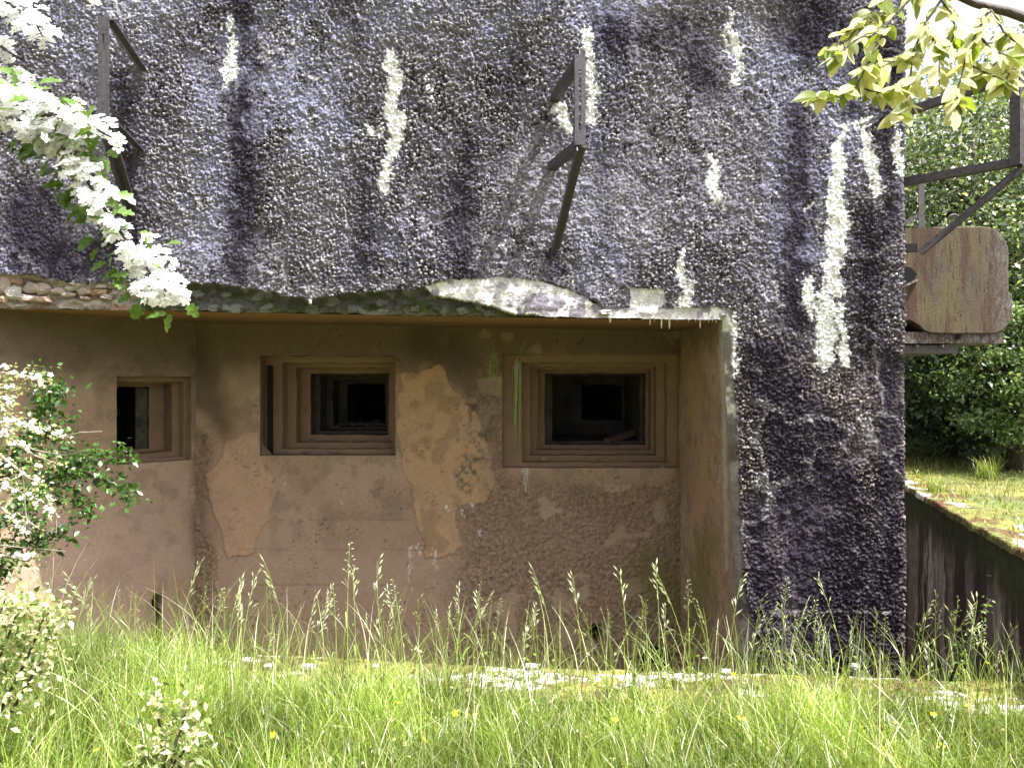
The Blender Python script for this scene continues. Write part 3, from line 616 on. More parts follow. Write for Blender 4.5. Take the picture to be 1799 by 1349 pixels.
# ------------------------------------------------------------ brackets
def LBAR(mb, a, b, s1, w=.05, t=.007):
    """steel angle: two flanges sharing the a-b edge"""
    a = Vector(a); b = Vector(b); d = (b-a).normalized(); u = Vector(s1); u = (u-d*u.dot(d)).normalized(); v_ = d.cross(u)
    mb.bar(a, b, u, w, t, (w/2, 0)); mb.bar(a+v_*(t/2), b+v_*(t/2), v_, w-t, t, (w/2, -t/2))
def bracket(label, top, bot, wt, wb, diag_to, kink=None, face=(0, -1, 0), group='slotted steel brackets projecting from the bunker', w=.062):
    b = empty('steel_bracket', wt, label=label, cat='bracket', group=group)
    axis = (bot-top).normalized(); side = Vector((1, 0, 0)) if abs(face[1]) > .5 else Vector((.75, -.66, 0))
    mb = MB(); sw_ = .014; L_ = (bot-top).length                    # slotted upright: two strips, end plates, rear flange
    for s in (-1, 1): mb.bar(top, bot, side, w/2-sw_/2, .008, (s*(w/4+sw_/4), 0))
    mb.bar(top, top+axis*L_*.17, side, sw_, .0078); mb.bar(bot-axis*L_*.17, bot, side, sw_, .0078)
    mb.obj('slotted_upright', M['iron'], b)
    back = Vector(face)*-1; mb = MB(); mb.bar(top+side*(-w/2+.004)+back*.03, bot+side*(-w/2+.004)+back*.03, back, .052, .008); mb.obj('upright_flange', M['iron'], b)
    mb = MB(); LBAR(mb, top+back*.01+Vector((0, 0, -.01)), wt, (0, 0, 1)); mb.obj('upper_arm', M['iron'], b)
    mb = MB(); LBAR(mb, bot+back*.01+Vector((0, 0, .0)), wb, (0, 0, 1)); mb.obj('lower_arm', M['iron'], b)
    mb = MB()
    if kink is not None:
        LBAR(mb, bot+back*.02, kink, side, .055); LBAR(mb, kink, diag_to, (0, 0, 1), .05)
    else: LBAR(mb, bot+back*.012+side*-.02, diag_to, side, .055)
    mb.obj('diagonal_brace', M['iron'], b)
    return b
YW = 5.03
bracket('slotted steel bracket on the front wall left of the hanging white blossom tip', at(182, 30, 4.45), at(182, 208, 4.45), at(250, 132, YW), at(245, 270, YW), at(230, 385, YW))
bracket('slotted steel bracket on the front wall below a white lime stain, above the right embrasure', at(1019, 96, 4.45), at(1019, 255, 4.45), at(965, 185, YW), at(960, 302, YW), at(965, 450, YW))
YS = 5.22
bracket('steel bracket reaching out sideways beyond the bunker corner over the rusty housing', at(1800, 130, 4.72), at(1800, 288, 4.72), at(1556, 214, YS), at(1556, 331, YS), at(1556, 445, YS), kink=at(1612, 441, 5.12), face=(.66, -.75, 0))
# small frame behind, by the housing
# ------------------------------------------------------------ armoured housing
YH = 5.62
hz = empty('armoured_housing', Vector((XE, YH, at(0, 605, YH).z)), label='rusted rounded cast steel housing sticking out from the side of the bunker at right', cat='armour housing')
def arc(cx, cy, r, a0, a1, n=7): return [(cx+r*math.cos(math.radians(a0+(a1-a0)*i/n)), cy-r*math.sin(math.radians(a0+(a1-a0)*i/n))) for i in range(n+1)]
prof = [(1512, 402), (1640, 399)]+arc(1726, 444, 46, 90, 0)+[(1772, 514), (1778, 517), (1779, 548)]+arc(1741, 548, 38, 0, -90, 6)+[(1660, 586)]+arc(1645, 546, 40, -95, -140, 4)[1:]+[(1600, 562), (1512, 562)]
import bmesh
bm = bmesh.new(); pv = [bm.verts.new(at(x_, y_, YH)-hz.location) for x_, y_ in prof]; fc = bm.faces.new(pv)
ex_ = bmesh.ops.extrude_face_region(bm, geom=[fc]); vs = [g_ for g_ in ex_['geom'] if isinstance(g_, bmesh.types.BMVert)]
bmesh.ops.translate(bm, verts=vs, vec=(0, .95, 0)); bmesh.ops.recalc_face_normals(bm, faces=bm.faces)
eds = [e for e in bm.edges if abs((e.verts[0].co.y-e.verts[1].co.y)) < 1e-4 and min(e.verts[0].co.x, e.verts[1].co.x) > .05]
bmesh.ops.bevel(bm, geom=eds, offset=.13, segments=8, profile=.5, affect='EDGES', clamp_overlap=True)
me = bpy.data.meshes.new('cast_body'); bm.to_mesh(me); bm.free(); me.materials.append(M['rust']); me.polygons.foreach_set('use_smooth', [len(p_.vertices) < 5 for p_ in me.polygons])
o = bpy.data.objects.new('cast_body', me); COL.objects.link(o); o.parent = hz
mb = MB(); a, b = at(1512, 583, YH), at(1765, 603, YH); mb.box((a.x, YH+.02, b.z), (b.x, YH+.9, a.z)); mb.obj('base_plate', M['rust'], hz)
mb = MB(); a, b = at(1512, 605, YH), at(1690, 620, YH); mb.box((a.x, YH+.05, b.z), (b.x, YH+.8, a.z-.003)); mb.obj('support_beam', M['iron'], hz)
mb = MB(); a, b = at(1768, 517, YH), at(1780, 570, YH); 
# viewing slot hood on the front (dark opening near the wall)
mb = MB(); p = [at(x_, y_, YH-.004) for x_, y_ in ((1560, 462), (1600, 470), (1612, 482), (1600, 496), (1560, 512))]
mb.add(p+[q+Vector((0, .003, 0)) for q in p], [(0, 1, 2, 3, 4)]); mb.obj('slot_opening', M['black'], hz)
mb = MB(); mb.bar(at(1560, 516, YH-.02), at(1612, 492, YH-.005), (0, 1, 0), .05, .012); mb.obj('slot_lip', M['rust'], hz)
mb = MB(); a, b = at(1681, 588, YH), at(1690, 596, YH); mb.box((a.x, YH+.012, b.z), (b.x, YH+.03, a.z)); mb.obj('drain_hole', M['black'], hz)
for x_ in (1610, 1655, 1735):
    mb = MB(); c_ = at(x_, 606, YH+.03); mb.tube([c_, c_+Vector((0, 0, -.016))], .014, 6); mb.obj('bolt', M['rust'], hz)
mb = MB(); c_ = at(1676, 392, YH+.35); mb.tube([c_+Vector((.045*math.cos(t_), 0, .045*math.sin(t_)+.02)) for t_ in np.linspace(0, 2*math.pi, 17)], .008, 6); mb.obj('lifting_eye', M['rust'], hz, True)

mb = MB(); LBAR(mb, at(1624, 312, 5.75), at(1624, 402, 5.75), (-1, 0, 0), .045); mb.obj('frame_post', M['iron'], hz)
mb = MB(); LBAR(mb, at(1500, 310, 5.75), at(1627, 310, 5.75), (0, 0, -1), .035); mb.obj('frame_top_bar', M['iron'], hz)
mb = MB(); LBAR(mb, at(1622, 378, 5.75), at(1575, 404, 5.76), (0, 0, 1), .03); mb.obj('frame_strut', M['iron'], hz)


# ------------------------------------------------------------ small things in the embrasures
wb_ = MB(); a = at(1066, 776, 6.76); b = at(1132, 752, 7.15); wb_.bar(a, b, (0, 0, 1), .05, .06); o = wb_.obj('wooden_beam', M['wood']); tag(o, 'short squared wooden beam lying in the mouth of the right embrasure', 'beam')
wb_ = MB(); wb_.add([at(456, 772, 6.22), at(478, 799, 6.19), at(470, 799, 6.2), at(456, 799, 6.21), at(457, 772, 6.24), at(479, 799, 6.21), at(470, 799, 6.22), at(457, 799, 6.23)], [(0, 1, 2, 3), (4, 7, 6, 5), (0, 4, 5, 1), (1, 5, 6, 2), (2, 6, 7, 3), (3, 7, 4, 0)])
tag(wb_.obj('plaster_shard', M['wood']), 'pointed plaster shard leaning in the lower left corner of the middle embrasure', 'shard')
def flakes(name, label, spots, m):
    V = []; Fc = []
    r = random.Random(9)
    for (x_, y_, Y_) in spots:
        c_ = at(x_, y_, Y_); s = r.uniform(.012, .035); n = 5; b0 = len(V); th = r.uniform(.003, .008)
        for k in range(n):
            a_ = 2*math.pi*k/n+r.uniform(-.3, .3); V.append((c_.x+s*math.cos(a_)*1.3, c_.y+s*math.sin(a_)*.7, c_.z+th))
        V.append((c_.x, c_.y, c_.z+th*1.9))
        for k in range(n): Fc.append((b0+k, b0+(k+1) % n, b0+n))
    o = build(name, V, Fc, m, smooth=False); return tag(o, label, 'debris', kind='stuff')
r = random.Random(4)
flakes('plaster_flakes', 'grey plaster flakes littering the sills of the middle embrasure',
       [(r.uniform(480, 600), r.uniform(794, 799), r.uniform(6.22, 6.34)) for _ in range(26)]+[(r.uniform(545, 640), r.uniform(772, 779), r.uniform(6.52, 6.6)) for _ in range(22)]+[(r.uniform(590, 675), r.uniform(738, 752), r.uniform(6.85, 7.2)) for _ in range(26)], M['pink'])
o = rock(at(955, 806, 6.33), .02, .02, .018, M['pink'], None, 'stone', 71); tag(o, 'small round stone on the left of the right embrasure sill', 'stone')
o = rock(at(1163, 820, 6.24), .022, .02, .010, M['pink'], None, 'stone', 72); tag(o, 'flat chip at the right end of the right embrasure sill', 'stone')
# wire by the retaining wall
mb = MB(); mb.tube([at(1733, 1010, 5.2), at(1765, 1015, 5.1), at(1830, 1024, 4.9)], .0025, 4); tag(mb.obj('loose_wire', M['wire']), 'thin pale wire sticking out of the retaining wall at the right', 'wire')

# ------------------------------------------------------------ grass
def blades(name, bx, by, bz, h, w, lean, col, m, label=None, cat=None, kind='stuff', seg=4, parent=None, droop=.6):
    n = len(bx); az = rng.uniform(0, 2*math.pi, n); t = np.linspace(0, 1, seg+1)[None, :]
    ln = (lean*h)[:, None]*(t**2)
    zz = h[:, None]*(t-droop*lean[:, None]*.5*t**2.5)
    px = bx[:, None]+np.cos(az)[:, None]*ln; py = by[:, None]+np.sin(az)[:, None]*ln; pz = bz[:, None]+zz
    wa = az+np.pi/2+rng.uniform(-.9, .9, n); ww = w[:, None]*(1-t**1.6)*.5+.0002
    L_ = np.stack([px-np.cos(wa)[:, None]*ww, py-np.sin(wa)[:, None]*ww, pz], -1); R_ = np.stack([px+np.cos(wa)[:, None]*ww, py+np.sin(wa)[:, None]*ww, pz], -1)
    V = np.stack([L_, R_], 2).reshape(n, -1, 3); base = (np.arange(n)*(seg+1)*2)[:, None, None]
    k = np.arange(seg)[None, :, None]*2; q = base+k+np.array([0, 1, 3, 2])[None, None, :]
    C = np.repeat(col[:, None, :], (seg+1)*2, 1)
    o = build(name, V.reshape(-1, 3), q.reshape(-1, 4), m, C.reshape(-1, 3), parent)
    return tag(o, label, cat, kind=kind) if parent is None else o
def gcol(n, dry=.09):
    c = np.array([.135, .215, .04])[None]*rng.uniform(.35, 1.5, (n, 1)); y = rng.random(n)[:, None]
    c = c*(1-y*.5)+np.array([.44, .47, .16])*y*.5
    d = rng.random(n) < dry; c[d] = np.array([.66, .63, .46])*rng.uniform(.7, 1.15, (d.sum(), 1)); return c
def scatter(n, x0, x1, y0, y1):
    return rng.uniform(x0, x1, n), rng.uniform(y0, y1, n)
# turf
n = 88000; x, y = scatter(n, -4.2, 3.0, 2.3, 4.75)
e = edge_y(x)-y; k = (e > .02) & (x < wall_x(y)); dens = .35+.65*ss(.15, .7, e+.25*(fbm(x*2, y*2, 5)-.5)); left = ss(-1.0, -2.0, x); dens = np.maximum(dens, left)
dens = dens*(1-.6*stroke(x*100, y*100, [(60, 385, 26), (110, 390, 26)], 22)); k &= rng.random(n) < dens; x, y, e = x[k], y[k], e[k]; n = len(x)
hh = (.08+.17*rng.random(n)**1.3)*(.55+.75*ss(.1, .8, e))*(1+.9*ss(-1.2, -2.1, x))*(.6+.8*fbm(x*1.7, y*1.7, 15))*(1-.35*ss(.55, .2, e)*ss(-1.5, -1.0, x))*(.55+.9*fbm(x*4.5, y*4.5, 402))
blades('meadow_grass', x, y, 0*x, hh, rng.uniform(.0025, .0055, n), rng.uniform(.1, .9, n), gcol(n, .11)*(.55+.9*ss(.3, .7, fbm(x*3.5, y*3.5, 401))[:, None])*np.array([.98, 1.06, .72]), M['grass'], 'dense bright green meadow grass in front of the ditch', 'grass', seg=3)
# taller wisps
n = 8000; x, y = scatter(n, -4.0, 3.1, 2.6, 4.7); e = edge_y(x)-y; k = (e > .0) & (x < wall_x(y)-.05) & (rng.random(n) < .5+.5*ss(-.4, -2, x)+.25*(e < .5)); x, y = x[k], y[k]; n = len(x)
hh = rng.uniform(.14, .56, n)**1.0*(.65+.7*fbm(x*2.2, y*2.2, 25))*(1+.25*ss(-.8, -2, x)); blades('tall_grass', x, y, 0*x, hh, rng.uniform(.003, .006, n), rng.uniform(.1, .75, n)**1.0, gcol(n, .12), M['grass'], 'taller arching grass blades rising above the meadow turf', 'grass', seg=6)
n = 7000; x, y = scatter(n, -4.0, 3.0, 2.7, 4.7); e = edge_y(x)-y; k = (e > .04) & (x < wall_x(y)-.02) & (fbm(x*2.6, y*2.6, 91) > .46); x, y = x[k], y[k]; n = len(x)
WEED = (x, y)
# moss and clover crumbs on the ground
n = 26000; x, y = scatter(n, -3.8, 3.0, 3.0, 4.75); e = edge_y(x)-y; k = (e > .01) & (x < wall_x(y)); x, y = x[k], y[k]; n = len(x)
zc_ = np.where(edge_y(x)-y < .33, .045, 0.0); c = np.array([.13, .17, .03])[None]*rng.uniform(.5, 1.7, (n, 1)); br = rng.random(n) < .25; c[br] = np.array([.16, .10, .03])
kk = rng.random(n) < np.where(edge_y(x)-y < .33, .95*ss(.35, .6, fbm(x*4, y*9, 77)), 1); x, y, zc_, c = x[kk], y[kk], zc_[kk], c[kk]; n = len(x)
blades('ground_moss', x, y, zc_, rng.uniform(.01, .04, n), rng.uniform(.005, .012, n), rng.uniform(.4, 1.2, n), c, M['grass'], 'low moss and clover between the grass stems', 'moss', seg=2)
# terrace grass and moss
n = 16000; x, y = rng.uniform(3.0, 9, n), rng.uniform(4.0, 11, n); k = x > wall_x(y)+.0; x, y = x[k], y[k]; n = len(x)
fr = ss(.4, .6, fbm(x*1.2, y*1.2, 33)); hh = rng.uniform(.015, .05, n)+.10*fr*rng.random(n)**3
c = gcol(n, .1); c = c*.8; mo = rng.random(n) < .5; c[mo] = np.array([.26, .25, .04])*rng.uniform(.6, 1.2, (mo.sum(), 1))
blades('terrace_moss', x, y, .61+0*x, hh, rng.uniform(.005, .012, n), rng.uniform(.3, 1, n), c, M['grass'], 'yellow green moss and short grass on the terrace behind the retaining wall', 'moss', seg=2)
for k, (cx_, cy_, lab) in enumerate(((4.9, 8.0, 'bright grass tuft at the right edge of the terrace beneath the branches'), (3.85, 7.0, 'small grass tuft on the far end of the mossy wall top'))):
    n = 160 if k == 0 else 70; x = cx_+rng.normal(0, .05, n).clip(-.1, .1); y = cy_+rng.normal(0, .05, n).clip(-.1, .1)
    o = blades('grass_tuft', x, y, .62+0*x, rng.uniform(.10, .30 if k == 0 else .2, n), rng.uniform(.004, .008, n), rng.uniform(.2, .9, n), gcol(n, .05), M['grass'], lab, 'grass tuft', kind=None, seg=5)

# seeding stalks: individuals
def stalk_proto(seed, H=.7, bend=.12, kind=0):
    r = random.Random(seed); mb = MB(); a_ = r.uniform(0, 6.28); dx, dy = math.cos(a_), math.sin(a_)
    def pos(t): return Vector((dx*bend*t**2.2, dy*bend*.5*t**2.2, H*(t-.12*bend*t**3)))
    ts = [i/9 for i in range(10)]; mb.tube([pos(t) for t in ts], [.0023-.0014*t for t in ts], 4)
    # two leaves
    for q in (.25, .5):
        p = pos(q); b_ = r.uniform(0, 6.28); v_ = Vector((math.cos(b_), math.sin(b_), 0)); L_ = r.uniform(.1, .2); s_ = Vector((-v_.y, v_.x, 0))*.0022; pts = [p+v_*(L_*t*.6)+Vector((0, 0, L_*(t*.9-.7*t*t))) for t in (0, .33, .66, 1)]
        mb.add([pts[0]-s_, pts[0]+s_, pts[1]-s_, pts[1]+s_, pts[2]-s_*.8, pts[2]+s_*.8, pts[3]], [(0, 1, 3, 2), (2, 3, 5, 4), (4, 5, 6)])
    st = mb.mesh('stem', M['stalk'])
    mb = MB(); d0 = (pos(1)-pos(.9)).normalized()
    n = 9 if kind == 0 else 16
    for i in range(n):
        t = .74+.26*i/n; p = pos(t); sgn = 1 if i % 2 else -1; b_ = a_+r.gauss(0, .5)+(0 if kind == 0 else r.uniform(-3, 3))
        v_ = (Vector((math.cos(b_), math.sin(b_)*.6, 0))*(.7 if kind == 0 else .9)+Vector((0, 0, .8))+Vector((r.gauss(0, .2), 0, 0))).normalized()
        L_ = r.uniform(.028, .055) if kind == 0 else r.uniform(.008, .015); q0 = p+v_*(r.uniform(.004, .03) if kind == 0 else r.uniform(.003, .035)*(1.15-(t-.74)*3.8)); q1 = q0+v_*L_+Vector((dx*.004, 0, -.006))
        mb.tube([p, q0], .0005, 3); s_ = v_.cross(Vector((0, 1, 0))).normalized()*(.0036 if kind == 0 else .0028); u_ = v_.cross(s_).normalized()*.0018; m_ = q0.lerp(q1, .4)
        mb.add([q0, m_+s_, q1, m_-s_, m_+u_, m_-u_], [(0, 1, 4), (1, 2, 4), (2, 3, 4), (3, 0, 4), (1, 0, 5), (2, 1, 5), (3, 2, 5), (0, 3, 5)])
    return st, mb.mesh('seed_head', M['seed'])
protos = [stalk_proto(s, .6+.05*(s % 3), .05+.05*(s % 5), 0 if s % 5 else 1) for s in range(9)]
tips = [(632, 950), (698, 985), (515, 985), (560, 1035), (318, 990), (355, 1020), (408, 1035), (440, 1020), (545, 1060), (870, 1050), (905, 1075), (990, 1005), (1036, 1015), (1060, 1065), (1085, 1070), (1118, 1005), (1155, 995), (1143, 1040), (1230, 1018), (1285, 1015), (1262, 1060), (1160, 1070), (955, 1070), (820, 1045), (745, 1040), (780, 1075), (690, 1060), (600, 1030), (660, 1060), (215, 1000), (170, 1000), (125, 1020), (240, 1040), (1395, 1060), (1430, 1090), (1540, 1070), (1555, 1075), (1625, 1060), (1655, 1055), (1680, 1050), (1700, 1060), (1733, 1055), (1765, 1110), (1785, 1130), (1500, 1110), (1350, 1100), (1320, 1085), (1215, 1100), (910, 1110), (860, 1090), (480, 1075), (385, 1060)]
random.seed(99)
for i in range(64): tips.append((random.uniform(120, 1790), random.uniform(1000, 1160)))
for i, (tx, ty) in enumerate(tips):
    Yb = random.uniform(3.55, 4.15) if tx < 1600 else random.uniform(3.4, 3.95)
    X_ = (tx-CX)*Yb/F; H_ = EYE-(ty-CY)*Yb/F; k = i % len(protos); st, sd = protos[k]; s = H_/(.6+.05*(k % 3)); rz = random.uniform(-.6, .6)+(math.pi if random.random() < .3 else 0)
    o = empty('seeding_grass', (X_-.05*random.random(), Yb, 0), label='tall thin grass stalk with a drooping pale seed head against the bunker', cat='grass stalk', group='seeding grass stalks standing before the bunker')
    o.rotation_euler = (random.gauss(0, .05), random.gauss(.03, .08), rz); o.scale = (s, s, s)
    for nm, me in (('stem', st), ('seed_head', sd)):
        c_ = bpy.data.objects.new(nm, me); COL.objects.link(c_); c_.parent = o
# buttercups
mb = MB()
for k in range(5):
    a_ = k*1.2566; d_ = Vector((math.cos(a_), math.sin(a_), .35)); s_ = Vector((-math.sin(a_), math.cos(a_), 0)); mb.add([Vector((0, 0, 0)), d_*.006+s_*.004, d_*.011+s_*.0025, d_*.011-s_*.0025, d_*.006-s_*.004], [(0, 1, 2, 3, 4)])
ym = mb.mesh('petals', M['yellow']); mb = MB(); mb.tube([(0, 0, -.2), (.01, 0, -.1), (0, 0, 0)], .0009, 4); ysm = mb.mesh('stem', M['stalk'])
for (tx, ty) in [(800, 1253), (1290, 1185), (1640, 1255), (1575, 1270), (1605, 1300), (1655, 1310), (1735, 1165), (1700, 1240), (1405, 1190), (700, 1235), (745, 1300), (480, 1290), (170, 1318), (1080, 1265), (1300, 1262), (835, 1255)]:
    Y_ = max(2.9, min(4.0, 1.45*F/(ty-CY+30))); p = at(tx, ty, Y_); o = empty('buttercup', p, label='small yellow buttercup flower dotted in the meadow grass', cat='flower', group='yellow flowers in the grass'); o.rotation_euler = (random.uniform(-.2, .9), random.gauss(0, .3), random.uniform(0, 6))
    for nm, me in (('petals', ym), ('stem', ysm)):
        c_ = bpy.data.objects.new(nm, me); COL.objects.link(c_); c_.parent = o; c_.scale = (1.25,)*3 if nm == 'petals' else (1, 1, 1)
        if nm == 'stem': c_.scale = (1, 1, max(.2, (p.z)/.2))
# pale stones on the coping
random.seed(12)
stones = [(935, 1178, 16, 'wide pale flat stone on the coping, left of the white patch'), (905, 1201, 9, 'small pale stone among grass below the long white coping patch'), (540, 1177, 14, 'pale stone on the left part of the coping'), (475, 1177, 12, 'leftmost pale stone on the mossy coping'), (630, 1222, 9, 'white pebble low in the grass in the middle left'), (660, 1185, 8, 'white chip on the coping beneath the tallest grass stalk'), (1500, 1172, 7, 'small white stone at the foot of the bunker nib'), (1275, 1120, 12, 'white chip at the foot of the limy nib edge'), (1180, 1205, 18, 'broad pale stone on the coping in front of the arched drain'), (1120, 1212, 14, 'pale stone left of the broad stone before the arched drain')]
for i, (x_, y_, w_, lab) in enumerate(stones):
    if y_ < 1160: y_ = 1195
    Y_ = min(EYE*F/(y_-CY)-.02, float(edge_y(0))-.02); p = at(x_, y_, Y_); p.z = .055; tag(rock(p, w_*Y_/F, .03, .016, M['stone'], None, 'stone', 90+i), lab, 'stone')

# ------------------------------------------------------------ foliage tools
def leafmesh(name, m, L=1, W=.5, lobes=False, fold=.15, n=6, curl=.2):
    """pointed leaf lying along +X, unit length"""
    V = []; Fc = []; uv = []
    for i in range(n+1):
        t = i/n; w = W*.5*math.sin(math.pi*t**.8)**.8 if 0 < t < 1 else 0
        if lobes and 0 < i < n: w *= 1.25 if i % 2 else .7
        z = -curl*t*t*L
        V += [(t*L, -w, z+fold*w), (t*L, 0, z), (t*L, w, z+fold*w)]; uv += [t*5-w*3, t*5, t*5-w*3]
    for i in range(n):
        b = i*3; Fc += [(b, b+1, b+4, b+3), (b+1, b+2, b+5, b+4)]
    me = bpy.data.meshes.new(name); me.from_pydata(V, [], Fc); me.materials.append(m); me.polygons.foreach_set('use_smooth', [True]*len(Fc))
    a = me.attributes.new('vein', 'FLOAT_VECTOR', 'POINT'); a.data.foreach_set('vector', np.array([(u_, 0, 0) for u_ in uv], np.float32).ravel()); return me
def place(name, me, parent, pos, d, up, s):
    d = Vector(d).normalized(); up = Vector(up); y = up.cross(d); y = y.normalized() if y.length > 1e-4 else Vector((0, 1, 0)); z = d.cross(y)
    o = bpy.data.objects.new(name, me); COL.objects.link(o); o.parent = parent
    o.matrix_local = Matrix.Translation(Vector(pos)-parent.location) @ Matrix((d, y, z)).transposed().to_4x4() @ Matrix.Diagonal((s, s, s, 1)); return o
def leafcloud(name, P, D, S, m, col, parent=None, W=.55):
    """many leaves joined: 4-vertex folded diamonds with a mid point"""
    n = len(P); D = D/np.linalg.norm(D, axis=1, keepdims=True); up = rng.normal(size=(n, 3))*.8+np.array([0, -.2, .6])
    Y = np.cross(up, D); Y /= np.linalg.norm(Y, axis=1, keepdims=True)+1e-9; Zd = np.cross(D, Y); S = S[:, None]
    a = P; b = P+D*S*.45+Y*S*W*.5+Zd*S*.08; c = P+D*S-Zd*S*.10; d = P+D*S*.45-Y*S*W*.5+Zd*S*.08; mid = P+D*S*.5
    V = np.stack([a, b, c, d, mid], 1); base = (np.arange(n)*5)[:, None, None]; t = np.array([[0, 1, 4], [1, 2, 4], [2, 3, 4], [3, 0, 4]])[None]
    return build(name, V.reshape(-1, 3), (base+t).reshape(-1, 3), m, np.repeat(col[:, None, :], 5, 1).reshape(-1, 3), parent, smooth=False)

x, y = WEED; n = len(x); P = np.stack([x, y, rng.uniform(.03, .17, n)*(.6+.8*fbm(x*2, y*2, 92))], -1); D = rng.normal(size=(n, 3))*np.array([1, 1, .45]); D[:, 2] += .2
cw = np.array([.12, .21, .04])[None]*rng.uniform(.5, 1.5, (n, 1)); pw = rng.random(n) < .3; cw[pw] = np.array([.46, .48, .20])
o = leafcloud('meadow_weeds', P, D, rng.uniform(.012, .034, n), M['grass'], cw, W=.6); tag(o, 'small broad leaved weeds mixed through the meadow grass', 'weeds', kind='stuff')
# ------------------------------------------------------------ beech-like branch, top right
random.seed(31)
tree = empty('overhanging_tree', (3.2, 1.9, .6), label='overhanging tree branch with large pale yellow green leaves at the top right', cat='tree')
mb = MB(); mb.tube([(3.25, 1.9, .58), (3.2, 2.0, 1.5), (3.1, 2.1, 2.3), at(2100, -150, 2.1)], [.09, .075, .06, .035], 9); mb.obj('trunk', M['bark'], tree, True)
LM = [leafmesh('leaf', M['youngleaf' if k < 4 else 'greenleaf'], 1, .50+.04*k, n=8, curl=.05+.08*k, fold=.05+.07*k) for k in range(5)]
def twig(pts, r0, r1, parent, Y0, Y1, m='bark', name='twig'):
    P = [at(x_, y_, Y0+(Y1-Y0)*i/(len(pts)-1)) for i, (x_, y_) in enumerate(pts)]; Q = []
    for i in range(len(P)-1):
        for t_ in (0, .5): Q.append(P[i].lerp(P[i+1], t_)+Vector((0, 0, .004*random.uniform(-1, 1))))
    Q.append(P[-1]); mb = MB(); mb.tube(Q, [r0+(r1-r0)*i/(len(Q)-1) for i in range(len(Q))], 5); mb.obj(name, M[m], parent, True); return Q
br_ = twig([(2100, -150), (2040, -60), (1960, 5), (1880, 38), (1799, 30), (1740, 16), (1680, -6), (1600, -60)], .024, .006, tree, 2.1, 2.0, name='branch')
tw = [([(1640, -40), (1560, 40), (1530, 100), (1505, 150), (1470, 165), (1425, 175)], 2.0), ([(1660, -10), (1625, 40), (1605, 90), (1597, 150), (1590, 190), (1575, 205)], 2.02),
      ([(1738, 18), (1715, 60), (1695, 110), (1682, 160), (1680, 200)], 1.95), ([(1830, 40), (1799, 82), (1775, 128), (1760, 150)], 2.0), ([(1600, -60), (1540, 10), (1490, 70), (1450, 90)], 2.08),
      ([(1870, 60), (1840, 110), (1810, 160)], 2.05), ([(1560, 40), (1500, 75), (1450, 110)], 2.05), ([(1605, 90), (1560, 110), (1520, 130)], 2.03), ([(1715, 60), (1745, 90), (1790, 105)], 1.97), ([(1625, 40), (1650, 90), (1650, 150)], 1.99), ([(1695, 110), (1740, 130), (1770, 145)], 1.96), ([(1740, 16), (1765, 60), (1800, 90)], 2.0), ([(1570, 10), (1530, 40), (1480, 60)], 2.1), ([(1505, 150), (1550, 165), (1580, 150)], 2.0), ([(1655, 0), (1680, 50), (1665, 90)], 2.03), ([(1799, 82), (1760, 100), (1725, 140)], 2.02)]
for pts, Y0 in tw:
    Q = twig(pts, .0035, .0012, tree, Y0, Y0-.06)
    for i in range(1, len(Q)):
        for s in (-1, 1, 0, .6, -.7, .2):
            if s not in (-1, 1) and random.random() < .4 and i < len(Q)-1: continue
            p = Q[i].lerp(Q[i-1], random.random()); d = (Q[i]-Q[i-1]).normalized(); dd = d*.5+Vector((s*random.uniform(.5, 1.5)+random.gauss(0, .3), random.uniform(-.6, .5), -random.uniform(-.25, .9)))
            place('leaf', random.choice(LM), tree, p, dd, Vector((random.gauss(0, .4), -.7+random.gauss(0, .5), .8)), random.uniform(.030, .058))

# ------------------------------------------------------------ hawthorn in blossom, upper left
random.seed(41)
def blossom_mesh():
    mb = MB()
    for k in range(5):
        a_ = k*1.2566; r_ = Vector((math.cos(a_), math.sin(a_), 0)); s_ = Vector((-math.sin(a_), math.cos(a_), 0)); up = Vector((0, 0, 1))
        mb.add([r_*.1, r_*.35+s_*.28+up*.08, r_*.75+s_*.34+up*.16, r_*1.0+s_*.12+up*.22, r_*1.0-s_*.12+up*.22, r_*.75-s_*.34+up*.16, r_*.35-s_*.28+up*.08], [(0, 1, 2, 3, 4, 5, 6)])
    me = mb.mesh('blossom', M['petal']); return me
BM_ = blossom_mesh()
HL = [leafmesh('leaf', M['hawleaf'], 1, .75, lobes=True, n=6, curl=.15), leafmesh('leaf', M['hawleaf'], 1, .6, lobes=True, n=6, curl=.3)]
def stuffed(name, me, mats, m, parent):
    """join many transformed copies of a small mesh into one 'stuff' part"""
    n = len(me.vertices); co = np.array([v_.co[:] for v_ in me.vertices]); V = np.concatenate([co @ np.array(T.to_3x3()).T+np.array(T.translation) for T in mats]); fs = [tuple(p_.vertices) for p_ in me.polygons]
    out = bpy.data.meshes.new(name); out.from_pydata(V.tolist(), [], [tuple(i+k*n for i in f_) for k in range(len(mats)) for f_ in fs]); out.materials.append(m); o = link(name, out, parent); o['kind'] = 'stuff'; return o
def T_(pos, d, up, s):
    d = Vector(d).normalized(); y = Vector(up).cross(d); y = y.normalized() if y.length > 1e-4 else Vector((0, 1, 0)); z = d.cross(y); return Matrix.Translation(pos) @ Matrix((d, y, z)).transposed().to_4x4() @ Matrix.Diagonal((s, s, s, 1))
haw = empty('hawthorn_tree', (-2.3, 1.3, 0), label='hawthorn tree with thick white blossom drooping in from the upper left', cat='tree')
mb = MB(); mb.tube([(-2.3, 1.3, -.05), (-2.25, 1.35, 1.0), (-2.0, 1.4, 1.9), (-1.6, 1.45, 2.5)], [.09, .07, .05, .03], 9); mb.obj('trunk', M['bark'], haw, True)
